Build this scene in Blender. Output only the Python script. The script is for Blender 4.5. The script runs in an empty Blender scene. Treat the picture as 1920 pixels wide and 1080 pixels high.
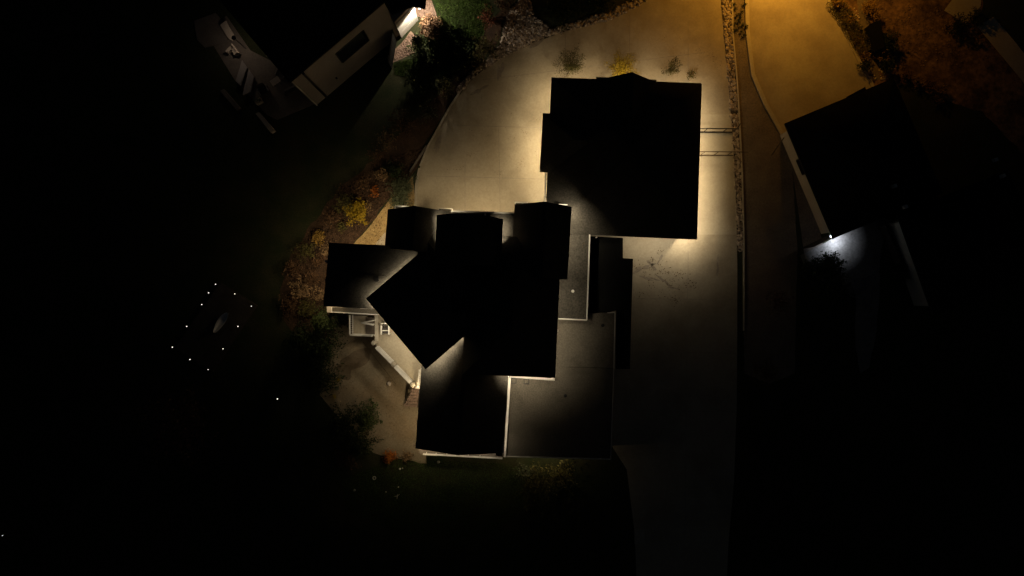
import bpy, bmesh, math, random
import numpy as np
from mathutils import Vector, Matrix

random.seed(11)
RNG = np.random.default_rng(11)
scene = bpy.context.scene
COL = scene.collection

# ------------------------------------------------------------------ camera
H = 52.0                                   # height of the drone above the ground
cam_d = bpy.data.cameras.new('camera')
cam_d.sensor_width = 36.0
cam_d.lens = 24.0
cam_d.clip_start = 0.5
cam_d.clip_end = 1000.0
cam = bpy.data.objects.new('camera', cam_d)
cam.location = (0, 0, H)
COL.objects.link(cam)
scene.camera = cam

# ------------------------------------------------------------------ night sky, faint moon, exposure
world = bpy.data.worlds.new('World')
scene.world = world
world.use_nodes = True
wn = world.node_tree
bg = wn.nodes['Background']
sky = wn.nodes.new('ShaderNodeTexSky')
sky.sky_type = 'NISHITA'
sky.sun_disc = False
sky.sun_elevation = math.radians(14.0)
sky.sun_rotation = math.radians(140.0)
wn.links.new(sky.outputs[0], bg.inputs[0])
bg.inputs[1].default_value = 0.0020
moon_d = bpy.data.lights.new('moon', 'SUN')
moon_d.energy = 0.0004
moon_d.angle = math.radians(0.5)
moon_d.color = (0.8, 0.88, 1.0)
moon = bpy.data.objects.new('moon', moon_d)
moon.rotation_euler = (math.radians(50), 0, math.radians(40))
COL.objects.link(moon)
vs = scene.view_settings
vs.view_transform = 'Standard'
vs.look = 'None'
vs.exposure = 0.0
vs.gamma = 1.0
vs.use_curve_mapping = False
scene.render.engine = 'CYCLES'
cy = scene.cycles
cy.use_denoising = True
cy.max_bounces = 5
cy.diffuse_bounces = 3
cy.sample_clamp_indirect = 4.0
cy.use_light_tree = True
cy.caustics_reflective = False
cy.caustics_refractive = False


# ------------------------------------------------------------------ helpers
def W(px, py, z=0.0):
    """survey of the photograph: a point seen at (px, py) that stands z metres above the ground"""
    s = (H - z) / 1280.0
    return Vector(((px - 960.0) * s, (540.0 - py) * s, z))


def tag(o, label=None, cat=None, group=None, kind=None):
    if label: o['label'] = label
    if cat: o['category'] = cat
    if group: o['group'] = group
    if kind: o['kind'] = kind
    return o


def empty(name, loc, label=None, cat=None, group=None):
    o = bpy.data.objects.new(name, None)
    o.empty_display_size = 0.3
    o.location = loc
    COL.objects.link(o)
    return tag(o, label, cat, group)


def world_loc(o):
    v = Vector((0, 0, 0))
    while o is not None:
        v = v + o.location
        o = o.parent
    return v


class MB:
    """collects geometry for one mesh (world coordinates)"""
    def __init__(self):
        self.v = []; self.f = []

    def add(self, vs, fs):
        n = len(self.v)
        self.v += [tuple(p) for p in vs]
        self.f += [tuple(i + n for i in f) for f in fs]
        return self

    def prism(self, pts, z0, z1):
        n = len(pts)
        a = sum(pts[i][0] * pts[(i + 1) % n][1] - pts[(i + 1) % n][0] * pts[i][1] for i in range(n))
        if a < 0: pts = pts[::-1]
        vs = [(p[0], p[1], z0) for p in pts] + [(p[0], p[1], z1) for p in pts]
        fs = [tuple(range(n - 1, -1, -1)), tuple(range(n, 2 * n))]
        fs += [(i, (i + 1) % n, n + (i + 1) % n, n + i) for i in range(n)]
        return self.add(vs, fs)

    def box(self, c, sx, sy, sz, rz=0.0):
        ca, sa = math.cos(rz), math.sin(rz)
        pts = []
        for (ux, uy) in ((-1, -1), (1, -1), (1, 1), (-1, 1)):
            x, y = ux * sx / 2, uy * sy / 2
            pts.append((c[0] + x * ca - y * sa, c[1] + x * sa + y * ca))
        return self.prism(pts, c[2] - sz / 2, c[2] + sz / 2)

    def beam(self, p, q, w, h):
        """rectangular bar from p to q; w across, h upright"""
        p, q = Vector(p), Vector(q)
        d = (q - p).normalized()
        up = Vector((0, 0, 1)) if abs(d.z) < 0.95 else Vector((1, 0, 0))
        s = d.cross(up).normalized(); u = s.cross(d).normalized()
        vs = []
        for e in (p, q):
            for (a, b) in ((-1, -1), (1, -1), (1, 1), (-1, 1)):
                vs.append(e + s * (a * w / 2) + u * (b * h / 2))
        fs = [(3, 2, 1, 0), (4, 5, 6, 7)] + [(i, (i + 1) % 4, 4 + (i + 1) % 4, 4 + i) for i in range(4)]
        return self.add(vs, fs)

    def tube(self, p, q, r0, r1=None, n=8):
        p, q = Vector(p), Vector(q)
        r1 = r0 if r1 is None else r1
        d = (q - p).normalized()
        up = Vector((0, 0, 1)) if abs(d.z) < 0.95 else Vector((1, 0, 0))
        s = d.cross(up).normalized(); u = s.cross(d).normalized()
        vs = []
        for e, r in ((p, r0), (q, r1)):
            for k in range(n):
                a = 2 * math.pi * k / n
                vs.append(e + s * (r * math.cos(a)) + u * (r * math.sin(a)))
        fs = [tuple(range(n - 1, -1, -1)), tuple(range(n, 2 * n))]
        fs += [(i, (i + 1) % n, n + (i + 1) % n, n + i) for i in range(n)]
        return self.add(vs, fs)

    def lathe(self, c, prof, n=12):
        vs = []; fs = []
        for (r, z) in prof:
            for k in range(n):
                a = 2 * math.pi * k / n
                vs.append((c[0] + r * math.cos(a), c[1] + r * math.sin(a), c[2] + z))
        m = len(prof)
        for i in range(m - 1):
            for k in range(n):
                fs.append((i * n + k, i * n + (k + 1) % n, (i + 1) * n + (k + 1) % n, (i + 1) * n + k))
        fs.append(tuple(range(n - 1, -1, -1)))
        fs.append(tuple((m - 1) * n + k for k in range(n)))
        return self.add(vs, fs)

    def build(self, name, mat, parent=None, smooth=False):
        off = world_loc(parent) if parent is not None else Vector((0, 0, 0))
        me = bpy.data.meshes.new(name)
        me.from_pydata([(v[0] - off.x, v[1] - off.y, v[2] - off.z) for v in self.v], [], self.f)
        me.materials.append(mat)
        if smooth:
            me.polygons.foreach_set('use_smooth', [True] * len(me.polygons))
        me.update()
        o = bpy.data.objects.new(name, me)
        o.parent = parent
        COL.objects.link(o)
        return o


def soup(name, V, F, mat, parent=None):
    """V (n,3) and F (m,k) arrays"""
    off = world_loc(parent) if parent is not None else Vector((0, 0, 0))
    me = bpy.data.meshes.new(name)
    V = np.asarray(V, dtype=np.float32) - np.array(off, dtype=np.float32)
    F = np.asarray(F, dtype=np.int32)
    k = F.shape[1]
    me.vertices.add(len(V)); me.vertices.foreach_set('co', V.ravel())
    me.loops.add(F.size); me.loops.foreach_set('vertex_index', F.ravel())
    me.polygons.add(len(F))
    me.polygons.foreach_set('loop_start', np.arange(0, F.size, k, dtype=np.int32))
    me.materials.append(mat)
    me.update(calc_edges=True)
    me.validate()
    o = bpy.data.objects.new(name, me)
    o.parent = parent
    COL.objects.link(o)
    return o


def copy_tree(o, parent=None):
    c = o.copy(); COL.objects.link(c); c.parent = parent
    for ch in [x for x in bpy.data.objects if x.parent == o]:
        copy_tree(ch, c)
    return c


# ------------------------------------------------------------------ materials
def mat(name, c1, c2=None, scale=1.5, rough=0.85, bump=0.0, bscale=40.0, grain=0.0, gscale=30.0, spec=0.3, detail=6.0, lo=0.35, hi=0.65, c3=None, s3=0.3):
    m = bpy.data.materials.new(name)
    m.use_nodes = True
    nt = m.node_tree
    b = nt.nodes['Principled BSDF']
    b.inputs['Roughness'].default_value = rough
    b.inputs['Specular IOR Level'].default_value = spec
    tc = nt.nodes.new('ShaderNodeTexCoord')

    def noise(s, det=detail):
        n = nt.nodes.new('ShaderNodeTexNoise')
        n.inputs['Scale'].default_value = s
        n.inputs['Detail'].default_value = det
        n.inputs['Roughness'].default_value = 0.62
        nt.links.new(tc.outputs['Object'], n.inputs['Vector'])
        return n

    def ramp(src, a, bb):
        r = nt.nodes.new('ShaderNodeMapRange')
        r.inputs['From Min'].default_value = a
        r.inputs['From Max'].default_value = bb
        nt.links.new(src, r.inputs['Value'])
        return r.outputs[0]

    def mix(fac, a, bcol, mode='MIX'):
        x = nt.nodes.new('ShaderNodeMix')
        x.data_type = 'RGBA'; x.blend_type = mode
        for inp, v in ((x.inputs[0], fac), (x.inputs[6], a), (x.inputs[7], bcol)):
            if hasattr(v, 'is_linked') or isinstance(v, bpy.types.NodeSocket): nt.links.new(v, inp)
            elif isinstance(v, (tuple, list)): inp.default_value = (*v[:3], 1)
            else: inp.default_value = v
        return x.outputs[2]
    col = c1
    if c2 is not None:
        col = mix(ramp(noise(scale).outputs[0], lo, hi), c1, c2)
    if c3 is not None:
        col = mix(ramp(noise(s3, 3.0).outputs[0], 0.48, 0.66), col, c3)
    if grain > 0:
        g = ramp(noise(gscale, 3.0).outputs[0], 0.3, 0.7)
        gm = nt.nodes.new('ShaderNodeMapRange')
        gm.inputs['To Min'].default_value = 1.0 - grain
        gm.inputs['To Max'].default_value = 1.0 + grain * 0.4
        nt.links.new(g, gm.inputs['Value'])
        cmb = nt.nodes.new('ShaderNodeCombineColor')
        for i in range(3): nt.links.new(gm.outputs[0], cmb.inputs[i])
        col = mix(1.0, col, cmb.outputs[0], 'MULTIPLY')
    if isinstance(col, tuple): b.inputs['Base Color'].default_value = (*col, 1)
    else: nt.links.new(col, b.inputs['Base Color'])
    if bump > 0:
        bp = nt.nodes.new('ShaderNodeBump')
        bp.inputs['Strength'].default_value = bump
        bp.inputs['Distance'].default_value = 0.03
        nt.links.new(noise(bscale, 4.0).outputs[0], bp.inputs['Height'])
        nt.links.new(bp.outputs[0], b.inputs['Normal'])
    return m


def emit(name, col, strength):
    m = bpy.data.materials.new(name)
    m.use_nodes = True
    b = m.node_tree.nodes['Principled BSDF']
    b.inputs['Base Color'].default_value = (0.8, 0.8, 0.8, 1)
    b.inputs['Emission Color'].default_value = (*col, 1)
    b.inputs['Emission Strength'].default_value = strength
    return m


M = {}
M['ground'] = mat('lawn_soil', (0.020, 0.030, 0.010), (0.040, 0.040, 0.018), 0.5, 0.95, 0.5, 18, 0.5, 9.0)
M['concrete'] = mat('broom_concrete', (0.42, 0.37, 0.28), (0.36, 0.315, 0.235), 0.35, 0.85, 0.06, 60, 0.14, 7.0, lo=0.3, hi=0.7, c3=(0.29, 0.25, 0.185), s3=0.22)
M['newslab'] = mat('pale_concrete', (0.46, 0.41, 0.315), (0.40, 0.352, 0.27), 0.6, 0.85, 0.05, 60, 0.10, 7.0)
M['joint'] = mat('joint_line', (0.25, 0.22, 0.18), (0.34, 0.30, 0.245), 3.0, 0.95)
M['stain'] = mat('damp_stain', (0.235, 0.20, 0.16), (0.31, 0.27, 0.215), 1.2, 0.8, 0, 10, 0.25, 6.0)
M['yard'] = mat('brown_paving', (0.275, 0.23, 0.16), (0.215, 0.18, 0.125), 0.5, 0.9, 0.12, 30, 0.28, 8.0, c3=(0.235, 0.18, 0.115), s3=0.3)
M['yardwet'] = mat('wet_paving', (0.125, 0.095, 0.062), (0.16, 0.122, 0.08), 1.2, 0.7, 0.1, 30, 0.2, 8.0)
M['mulch'] = mat('bark_mulch', (0.095, 0.055, 0.034), (0.045, 0.028, 0.018), 1.1, 0.95, 0.8, 22, 0.55, 12.0)
M['tan'] = mat('tan_pea_gravel', (0.47, 0.345, 0.16), (0.37, 0.26, 0.12), 1.3, 0.95, 0.5, 22, 0.4, 10.0)
M['dirt'] = mat('dirt_strip', (0.215, 0.175, 0.14), (0.15, 0.122, 0.10), 0.8, 0.95, 0.4, 20, 0.35, 8.0)
M['ndrive'] = mat('neighbour_concrete', (0.40, 0.36, 0.29), (0.33, 0.29, 0.235), 0.4, 0.85, 0.05, 50, 0.12, 7.0, c3=(0.29, 0.25, 0.20), s3=0.2)
M['kerb'] = mat('kerb_concrete', (0.46, 0.42, 0.34), (0.40, 0.36, 0.29), 1.5, 0.85, 0.1, 30, 0.15, 9.0)
M['slope'] = mat('dirt_slope', (0.29, 0.175, 0.10), (0.10, 0.06, 0.034), 0.55, 0.95, 0.7, 6, 0.6, 3.0, lo=0.42, hi=0.6)
M['rock'] = mat('tumbled_rock', (0.50, 0.42, 0.34), (0.20, 0.16, 0.13), 4.0, 0.9, 0.3, 30, 0.35, 9.0, lo=0.42, hi=0.58)
M['bedding'] = mat('dark_bedding_soil', (0.035, 0.027, 0.02), (0.05, 0.04, 0.03), 2.0, 0.95)
M['gravel'] = mat('pink_gravel', (0.34, 0.24, 0.19), (0.20, 0.13, 0.10), 3.4, 0.9, 0.3, 30, 0.3, 9.0)
M['grass'] = mat('grass_blades', (0.07, 0.125, 0.02), (0.04, 0.075, 0.014), 1.2, 0.8)
M['shingle'] = mat('asphalt_shingle', (0.066, 0.061, 0.051), (0.046, 0.043, 0.036), 0.9, 0.95, 0.25, 26, 0.45, 9.0, spec=0.1)
M['blackroof'] = mat('dark_shingle', (0.012, 0.012, 0.012), (0.018, 0.018, 0.018), 0.9, 0.95, 0.2, 26, 0.4, 9.0, spec=0.05)
M['flatroof'] = mat('mineral_felt', (0.135, 0.122, 0.098), (0.105, 0.095, 0.078), 0.5, 0.95, 0.15, 30, 0.32, 10.0, spec=0.1, c3=(0.088, 0.078, 0.062), s3=0.45)
M['rubber'] = mat('black_rubber', (0.008, 0.008, 0.008), (0.012, 0.012, 0.011), 0.5, 0.95, 0.1, 20, 0.2, 8.0, spec=0.03)
M['white'] = mat('white_metal', (0.72, 0.70, 0.65), (0.62, 0.60, 0.55), 2.5, 0.6, 0, 10, 0.1, 20)
M['siding'] = mat('pale_stucco', (0.52, 0.47, 0.40), (0.46, 0.41, 0.35), 0.8, 0.9, 0.15, 40, 0.12, 10)
M['tstucco'] = mat('beige_stucco', (0.30, 0.275, 0.26), (0.255, 0.235, 0.225), 0.6, 0.9, 0.15, 40, 0.12, 10)
M['panel'] = mat('white_siding_board', (0.78, 0.76, 0.72), (0.72, 0.70, 0.66), 1.0, 0.7, 0, 10, 0.06, 10)
M['frame'] = mat('dark_window_frame', (0.03, 0.03, 0.03), rough=0.5)
M['glass'] = mat('dark_window_glass', (0.012, 0.014, 0.017), rough=0.12, spec=0.5)
M['door'] = mat('garage_door_paint', (0.30, 0.26, 0.21), (0.27, 0.235, 0.19), 1.2, 0.6)
M['deck'] = mat('deck_surface', (0.37, 0.325, 0.24), (0.31, 0.27, 0.20), 0.8, 0.85, 0.05, 40, 0.18, 7.0)
M['tread'] = mat('stair_tread', (0.13, 0.105, 0.085), (0.09, 0.075, 0.06), 2.0, 0.85, 0.1, 30, 0.2, 12)
M['brick'] = mat('step_paver', (0.27, 0.19, 0.155), (0.19, 0.135, 0.11), 3.0, 0.9, 0.2, 30, 0.3, 12)
M['black'] = mat('black_steel', (0.02, 0.02, 0.02), rough=0.5)
M['brownmetal'] = mat('brown_steel', (0.09, 0.065, 0.04), (0.06, 0.045, 0.03), 2.0, 0.6)
M['wood'] = mat('weathered_wood', (0.06, 0.05, 0.04), (0.04, 0.033, 0.027), 2.0, 0.9, 0.2, 20, 0.3, 12)
M['cushion'] = mat('dark_cushion', (0.06, 0.055, 0.05), (0.045, 0.04, 0.037), 4.0, 0.95)
M['cloth'] = mat('pale_canvas', (0.55, 0.55, 0.54), (0.48, 0.48, 0.47), 2.0, 0.9)
M['terrace'] = mat('terrace_slab', (0.17, 0.145, 0.125), (0.13, 0.11, 0.095), 0.8, 0.9, 0.1, 30, 0.2, 9)
M['lightstone'] = mat('pale_stone', (0.50, 0.43, 0.36), (0.42, 0.36, 0.30), 1.5, 0.9, 0.1, 30, 0.2, 9)
M['stonegrey'] = mat('pale_grey_stone', (0.62, 0.60, 0.56), (0.5, 0.48, 0.45), 3.0, 0.9, 0.2, 20, 0.2, 15)
M['trunk'] = mat('bark', (0.09, 0.065, 0.045), (0.055, 0.04, 0.03), 6.0, 0.95, 0.5, 25)
M['litter'] = mat('fallen_leaf', (0.07, 0.045, 0.022), (0.13, 0.08, 0.03), 2.0, 0.9)
M['soffit'] = mat('soffit_board', (0.45, 0.41, 0.35), rough=0.8)


def leafmat(name, a, b, s=2.0):
    return mat(name, a, b, s, 0.7, lo=0.38, hi=0.62, spec=0.2, detail=4.0)


L_ = {
    'green': leafmat('green_leaf', (0.070, 0.095, 0.030), (0.030, 0.045, 0.014)),
    'dark': leafmat('dark_evergreen_leaf', (0.030, 0.048, 0.014), (0.014, 0.022, 0.008)),
    'yellow': leafmat('yellow_leaf', (0.40, 0.29, 0.02), (0.25, 0.17, 0.015)),
    'gold': leafmat('gold_leaf', (0.34, 0.215, 0.05), (0.19, 0.115, 0.03)),
    'orange': leafmat('orange_leaf', (0.42, 0.14, 0.022), (0.26, 0.07, 0.012)),
    'red': leafmat('red_leaf', (0.20, 0.065, 0.035), (0.08, 0.03, 0.018)),
    'brown': leafmat('brown_leaf', (0.15, 0.085, 0.045), (0.07, 0.04, 0.022)),
    'olive': leafmat('olive_leaf', (0.11, 0.10, 0.03), (0.05, 0.05, 0.016)),
    'grey': leafmat('grey_green_leaf', (0.12, 0.14, 0.085), (0.05, 0.065, 0.035)),
    'tan': leafmat('tan_leaf', (0.30, 0.20, 0.11), (0.15, 0.10, 0.055)),
}

WARM = (1.0, 0.76, 0.44)
WARM2 = (1.0, 0.83, 0.58)
YEL = (1.0, 0.68, 0.24)
NEU = (1.0, 0.79, 0.50)
LENS = {}


def light_col_mat(c):
    if c not in LENS: LENS[c] = emit('lamp_lens_glow', c, 6.0)
    return LENS[c]


def soffit_lamp(parent, p, watts, col=WARM, r=0.07, spread=132):
    """round recessed downlight let into a soffit; p is the point on the soffit"""
    ring = MB().lathe((p[0], p[1], p[2] - 0.030), [(r + 0.035, 0.027), (r + 0.03, 0.0), (r + 0.005, 0.0), (r + 0.005, 0.02)], 14).build('soffit_lamp', M['white'], parent)
    MB().lathe((p[0], p[1], p[2] - 0.036), [(r, 0.0), (r, 0.004)], 12).build('lens', light_col_mat(col), ring)
    d = bpy.data.lights.new('downlight', 'AREA')
    d.shape = 'DISK'; d.size = 2 * r; d.energy = watts; d.color = col; d.spread = math.radians(spread)
    o = bpy.data.objects.new('downlight', d)
    off = world_loc(parent)
    o.location = (p[0] - off.x, p[1] - off.y, p[2] - 0.045 - off.z)
    o.parent = parent
    COL.objects.link(o)
    return ring


def sheet(name, pts, z, mat_, thick=None, kind='structure', parent=None, wob=0.0, step=0.5):
    """flat ground sheet or slab from photographed corner points (px); wob roughens the edge"""
    P = [W(x, y, 0) for x, y in pts]
    if wob > 0:
        Q = []
        n = len(P)
        for i in range(n):
            a, b = P[i], P[(i + 1) % n]
            k = max(1, int((b - a).length / step))
            nrm = Vector((-(b - a).y, (b - a).x, 0)).normalized()
            for j in range(k):
                Q.append(a.lerp(b, j / k) + nrm * random.uniform(-wob, wob))
        P = Q
    mb = MB()
    mb.prism([(p.x, p.y) for p in P], z - (thick or 0.003), z)
    o = mb.build(name, mat_, parent)
    if kind and parent is None: o['kind'] = kind
    return o


# ------------------------------------------------------------------ ground and paving
g = MB().add([(-260, -200, 0), (260, -200, 0), (260, 200, 0), (-260, 200, 0)], [(0, 1, 2, 3)]).build('ground', M['ground'])
g['kind'] = 'structure'

court_left = [(1250, -60), (1212, -2), (1150, 32), (1080, 52), (1030, 70), (985, 88), (945, 106), (905, 132), (868, 165), (845, 200), (822, 240), (803, 275), (788, 312), (780, 345), (778, 400)]
court_right = [(1352, -60), (1352, 10), (1357, 70), (1365, 150), (1371, 220), (1377, 300), (1380, 380), (1382, 500), (1382, 620), (1381, 760), (1376, 900), (1366, 1010), (1360, 1130)]
drive = sheet('concrete_driveway', court_left + [(775, 470), (1000, 560), (1060, 700), (1175, 880), (1190, 1000), (1195, 1130)] + court_right[::-1], 0.06, M['concrete'], 0.06)
# control joints sawn in the court (thin darker strips laid on top)
for (a, b) in [((872, 300), (872, 400)), ((935, 240), (938, 400)), ((800, 330), (1018, 336)), ((850, 235), (1020, 240)),
               ((1312, 338), (1378, 338)), ((1312, 395), (1380, 395)), ((1190, 560), (1380, 562)), ((1190, 660), (1380, 662)), ((1190, 770), (1380, 772)),
               ((1290, 470), (1284, 1000)), ((1060, 60), (1060, 145)), ((1180, 25), (1180, 130)), ((1290, 5), (1290, 155)), ((905, 150), (1350, 95))]:
    MB().beam(W(*a) + Vector((0, 0, 0.0625)), W(*b) + Vector((0, 0, 0.0625)), 0.045, 0.003).build('control_joint', M['joint'], drive)
sheet('garage_side_slab', [(1300, 215), (1369, 215), (1377, 300), (1380, 440), (1300, 440)], 0.066, M['newslab'], 0.004)

# stains and damp marks on the court
def blob(name, px, py, rx, ry, m, z, rot=0.0, n=40, amp=0.25, parent=None):
    ph = [random.uniform(0, 6.28) for _ in range(5)]
    pts = []
    for k in range(n):
        a = 2 * math.pi * k / n
        r = 1 + amp * sum(math.sin((j + 2) * a + ph[j]) / (j + 1.5) for j in range(5))
        x, y = rx * r * math.cos(a), ry * r * math.sin(a)
        pts.append((px + x * math.cos(rot) - y * math.sin(rot), py + x * math.sin(rot) + y * math.cos(rot)))
    o = sheet(name, pts, z, m, 0.003, parent=parent)
    return o


blob('damp_patch', 938, 134, 5, 15, M['stain'], 0.064, 0.15, amp=0.45)
blob('damp_patch', 1007, 79, 17, 6, M['stain'], 0.064, -0.45, amp=0.35)
blob('damp_patch', 898, 170, 14, 4, M['stain'], 0.064, -0.6, amp=0.55)
blob('damp_patch', 822, 268, 5, 17, M['stain'], 0.064, 0.5, amp=0.4)

for (x, y, a, b, r) in ((1205, 503, 17, 5, -0.4), (1222, 497, 9, 4, 0.9), (1216, 522, 14, 3, 0.3), (1245, 527, 12, 3, 0.7), (1262, 540, 8, 2, 0.2), (1238, 485, 7, 3, -0.9), (1345, 500, 2, 18, 0.1)): blob('damp_patch', x, y, a, b, M['stain'], 0.064, r, amp=0.6)
# yard, beds and strips
sheet('mulch_bed', [(800, 262), (782, 318), (760, 350), (728, 375), (695, 420), (664, 456), (660, 480), (650, 600), (640, 640), (612, 660), (560, 640), (530, 600), (525, 545), (545, 480), (585, 420), (640, 350), (700, 300), (760, 240), (830, 170), (870, 120), (905, 60), (940, 20), (960, 20), (925, 90), (880, 140), (845, 190)], 0.010, M['mulch'], wob=0.12)
sheet('tan_gravel_path', [(775, 330), (728, 376), (697, 420), (660, 462), (650, 500), (740, 500), (776, 470), (778, 400)], 0.018, M['tan'], wob=0.05)
sheet('step_slab', [(722, 436), (700, 462), (690, 480), (740, 480), (740, 440)], 0.030, M['newslab'], 0.02)
yard = sheet('patio_yard', [(612, 560), (720, 560), (800, 640), (800, 720), (800, 870), (760, 862), (700, 850), (672, 830), (640, 790), (600, 740), (604, 690), (618, 640), (612, 610)], 0.024, M['yard'], 0.02, wob=0.05)
bl = blob('wet_patch', 668, 674, 32, 16, M['yardwet'], 0.029, -0.35, amp=0.16)
blob('wet_patch', 645, 696, 17, 14, M['yardwet'], 0.031, 0.6, amp=0.16)
for (a, b) in [((640, 655), (665, 634)), ((680, 640), (742, 720))]:
    MB().beam(W(*a) + Vector((0, 0, 0.027)), W(*b) + Vector((0, 0, 0.027)), 0.05, 0.003).build('paving_joint', M['yardwet'], yard)
sheet('dirt_strip', [(1372, -60), (1396, -60), (1399, 60), (1408, 140), (1432, 196), (1466, 256), (1485, 300), (1495, 470), (1490, 700), (1440, 720), (1396, 700), (1392, 480), (1388, 350), (1382, 220), (1374, 80)], 0.008, M['dirt'], wob=0.03)
nd = sheet('neighbour_driveway', [(1397, -80), (1400, 60), (1409, 140), (1433, 196), (1467, 256), (1500, 330), (1620, 330), (1660, 200), (1632, 152), (1612, 112), (1590, 66), (1562, 18), (1535, -80)], 0.05, M['ndrive'], 0.05)


def strip(name, chain, w, z0, z1, m, parent=None):
    P = [W(*c) for c in chain]
    Lf, Rt = [], []
    for i, p in enumerate(P):
        a = P[max(i - 1, 0)]; b = P[min(i + 1, len(P) - 1)]
        d = (b - a).normalized(); n_ = Vector((-d.y, d.x, 0)) * (w / 2)
        Lf.append(p + n_); Rt.append(p - n_)
    return MB().prism([(p.x, p.y) for p in Lf + Rt[::-1]], z0, z1).build(name, m, parent)


strip('kerb', [(1398, -80), (1401, 60), (1411, 140), (1435, 196), (1469, 256), (1490, 310)], 0.30, 0, 0.13, M['kerb'], nd)
strip('kerb', [(1530, -80), (1558, 16), (1587, 67), (1609, 113), (1630, 152), (1640, 172)], 0.26, 0, 0.12, M['kerb'], nd)
strip('kerb', [(1372, -60), (1373, 60), (1381, 150), (1386, 230), (1391, 330), (1394, 460), (1394, 620)], 0.10, 0, 0.14, M['kerb'], drive)
strip('kerb', [(870, 162), (846, 197), (823, 238), (803, 274), (788, 311)], 0.12, 0, 0.14, M['kerb'], drive)
strip('kerb', [(787, 316), (781, 345), (779, 398)], 0.20, 0, 0.10, M['kerb'], drive)
# narrow timber edging beside the green shrub
ed = strip('bed_edging', [(800, 274), (785, 298), (769, 323)], 0.14, 0, 0.2, M['terrace']); ed['kind'] = 'structure'
sheet('dirt_slope', [(1640, -60), (1830, -60), (1850, 60), (1900, 130), (1960, 220), (1960, 330), (1840, 210), (1740, 175), (1690, 140), (1660, 60)], 0.012, M['slope'], wob=0.1)
sheet('bed_soil', [(1540, -60), (1640, -60), (1668, 60), (1695, 150), (1660, 205), (1640, 170), (1612, 112), (1590, 66), (1562, 18)], 0.010, M['slope'], wob=0.03)
sheet('garden_path', [(1600, -40), (1624, -40), (1634, 60), (1640, 100), (1650, 150), (1632, 152), (1626, 100), (1614, 50)], 0.016, M['dirt'], wob=0.03)
sheet('paved_landing', [(1770, 20), (1815, -40), (1840, -10), (1838, 12), (1810, 45), (1800, 38)], 0.05, M['newslab'], 0.05)
sheet('paved_path', [(1832, 50), (1862, 32), (1900, 76), (1990, 190), (1990, 260), (1915, 150)], 0.05, M['newslab'], 0.05)
M['walk'] = mat('grey_walk', (0.25, 0.235, 0.22), (0.14, 0.13, 0.12), 0.5, 0.9, 0.2, 25, 0.3, 6.0)
walk = sheet('entrance_walk', [(1500, 478), (1560, 448), (1640, 405), (1668, 412), (1650, 470), (1648, 560), (1642, 620), (1630, 690), (1612, 700), (1602, 640), (1605, 560), (1600, 560), (1560, 540), (1530, 520), (1505, 490)], 0.05, M['walk'], 0.05, wob=0.05)
sheet('side_walk', [(1483, 300), (1512, 320), (1545, 470), (1508, 480)], 0.03, M['dirt'])
sheet('gravel_bed', [(770, -20), (800, -20), (812, 8), (820, 34), (800, 38), (782, 30)], 0.012, M['gravel'], wob=0.05)
sheet('gravel_bed', [(735, 118), (742, 92), (770, 58), (782, 70), (778, 100), (756, 108)], 0.012, M['gravel'], wob=0.05)


# ------------------------------------------------------------------ stones (too small to pick apart singly)
ico = bmesh.new(); bmesh.ops.create_icosphere(ico, subdivisions=1, radius=1.0)
ICO_V = np.array([v.co[:] for v in ico.verts]); ICO_F = np.array([[v.index for v in f.verts] for f in ico.faces]); ico.free()


def inside(P, poly):
    x, y = P[:, 0], P[:, 1]
    r = np.zeros(len(P), bool)
    n = len(poly)
    for i in range(n):
        x1, y1 = poly[i]; x2, y2 = poly[(i + 1) % n]
        c = ((y1 > y) != (y2 > y)) & (x < (x2 - x1) * (y - y1) / (y2 - y1 + 1e-12) + x1)
        r ^= c
    return r


def scatter(pts, n):
    poly = [(W(*p).x, W(*p).y) for p in pts]
    a = np.array(poly)
    out = np.zeros((0, 2))
    lo, hi = a.min(0), a.max(0)
    while len(out) < n:
        q = RNG.uniform(lo, hi, (n * 3, 2))
        out = np.vstack([out, q[inside(q, poly)]])
    return out[:n]


def rocks(name, pts, n, s0, s1, m, label, cat, z=0.0):
    P = scatter(pts, n)
    S = RNG.uniform(s0, s1, n) * RNG.uniform(0.75, 1.2, n)
    A = RNG.uniform(0, 6.28, n)
    V = ICO_V[None] * (1 + RNG.uniform(-0.28, 0.28, (n, 12, 1)))
    V = V * np.stack([S * RNG.uniform(0.8, 1.35, n), S, S * RNG.uniform(0.5, 0.85, n)], 1)[:, None, :]
    c, s = np.cos(A)[:, None], np.sin(A)[:, None]
    X = V[:, :, 0] * c - V[:, :, 1] * s + P[:, 0:1]
    Y = V[:, :, 0] * s + V[:, :, 1] * c + P[:, 1:2]
    Z = V[:, :, 2] + (S * RNG.uniform(0.15, 0.55, n))[:, None] + z
    V = np.stack([X, Y, Z], 2).reshape(-1, 3)
    F = (ICO_F[None] + (np.arange(n) * 12)[:, None, None]).reshape(-1, 3)
    return tag(soup(name, V, F, m), label, cat, kind='stuff')


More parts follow.
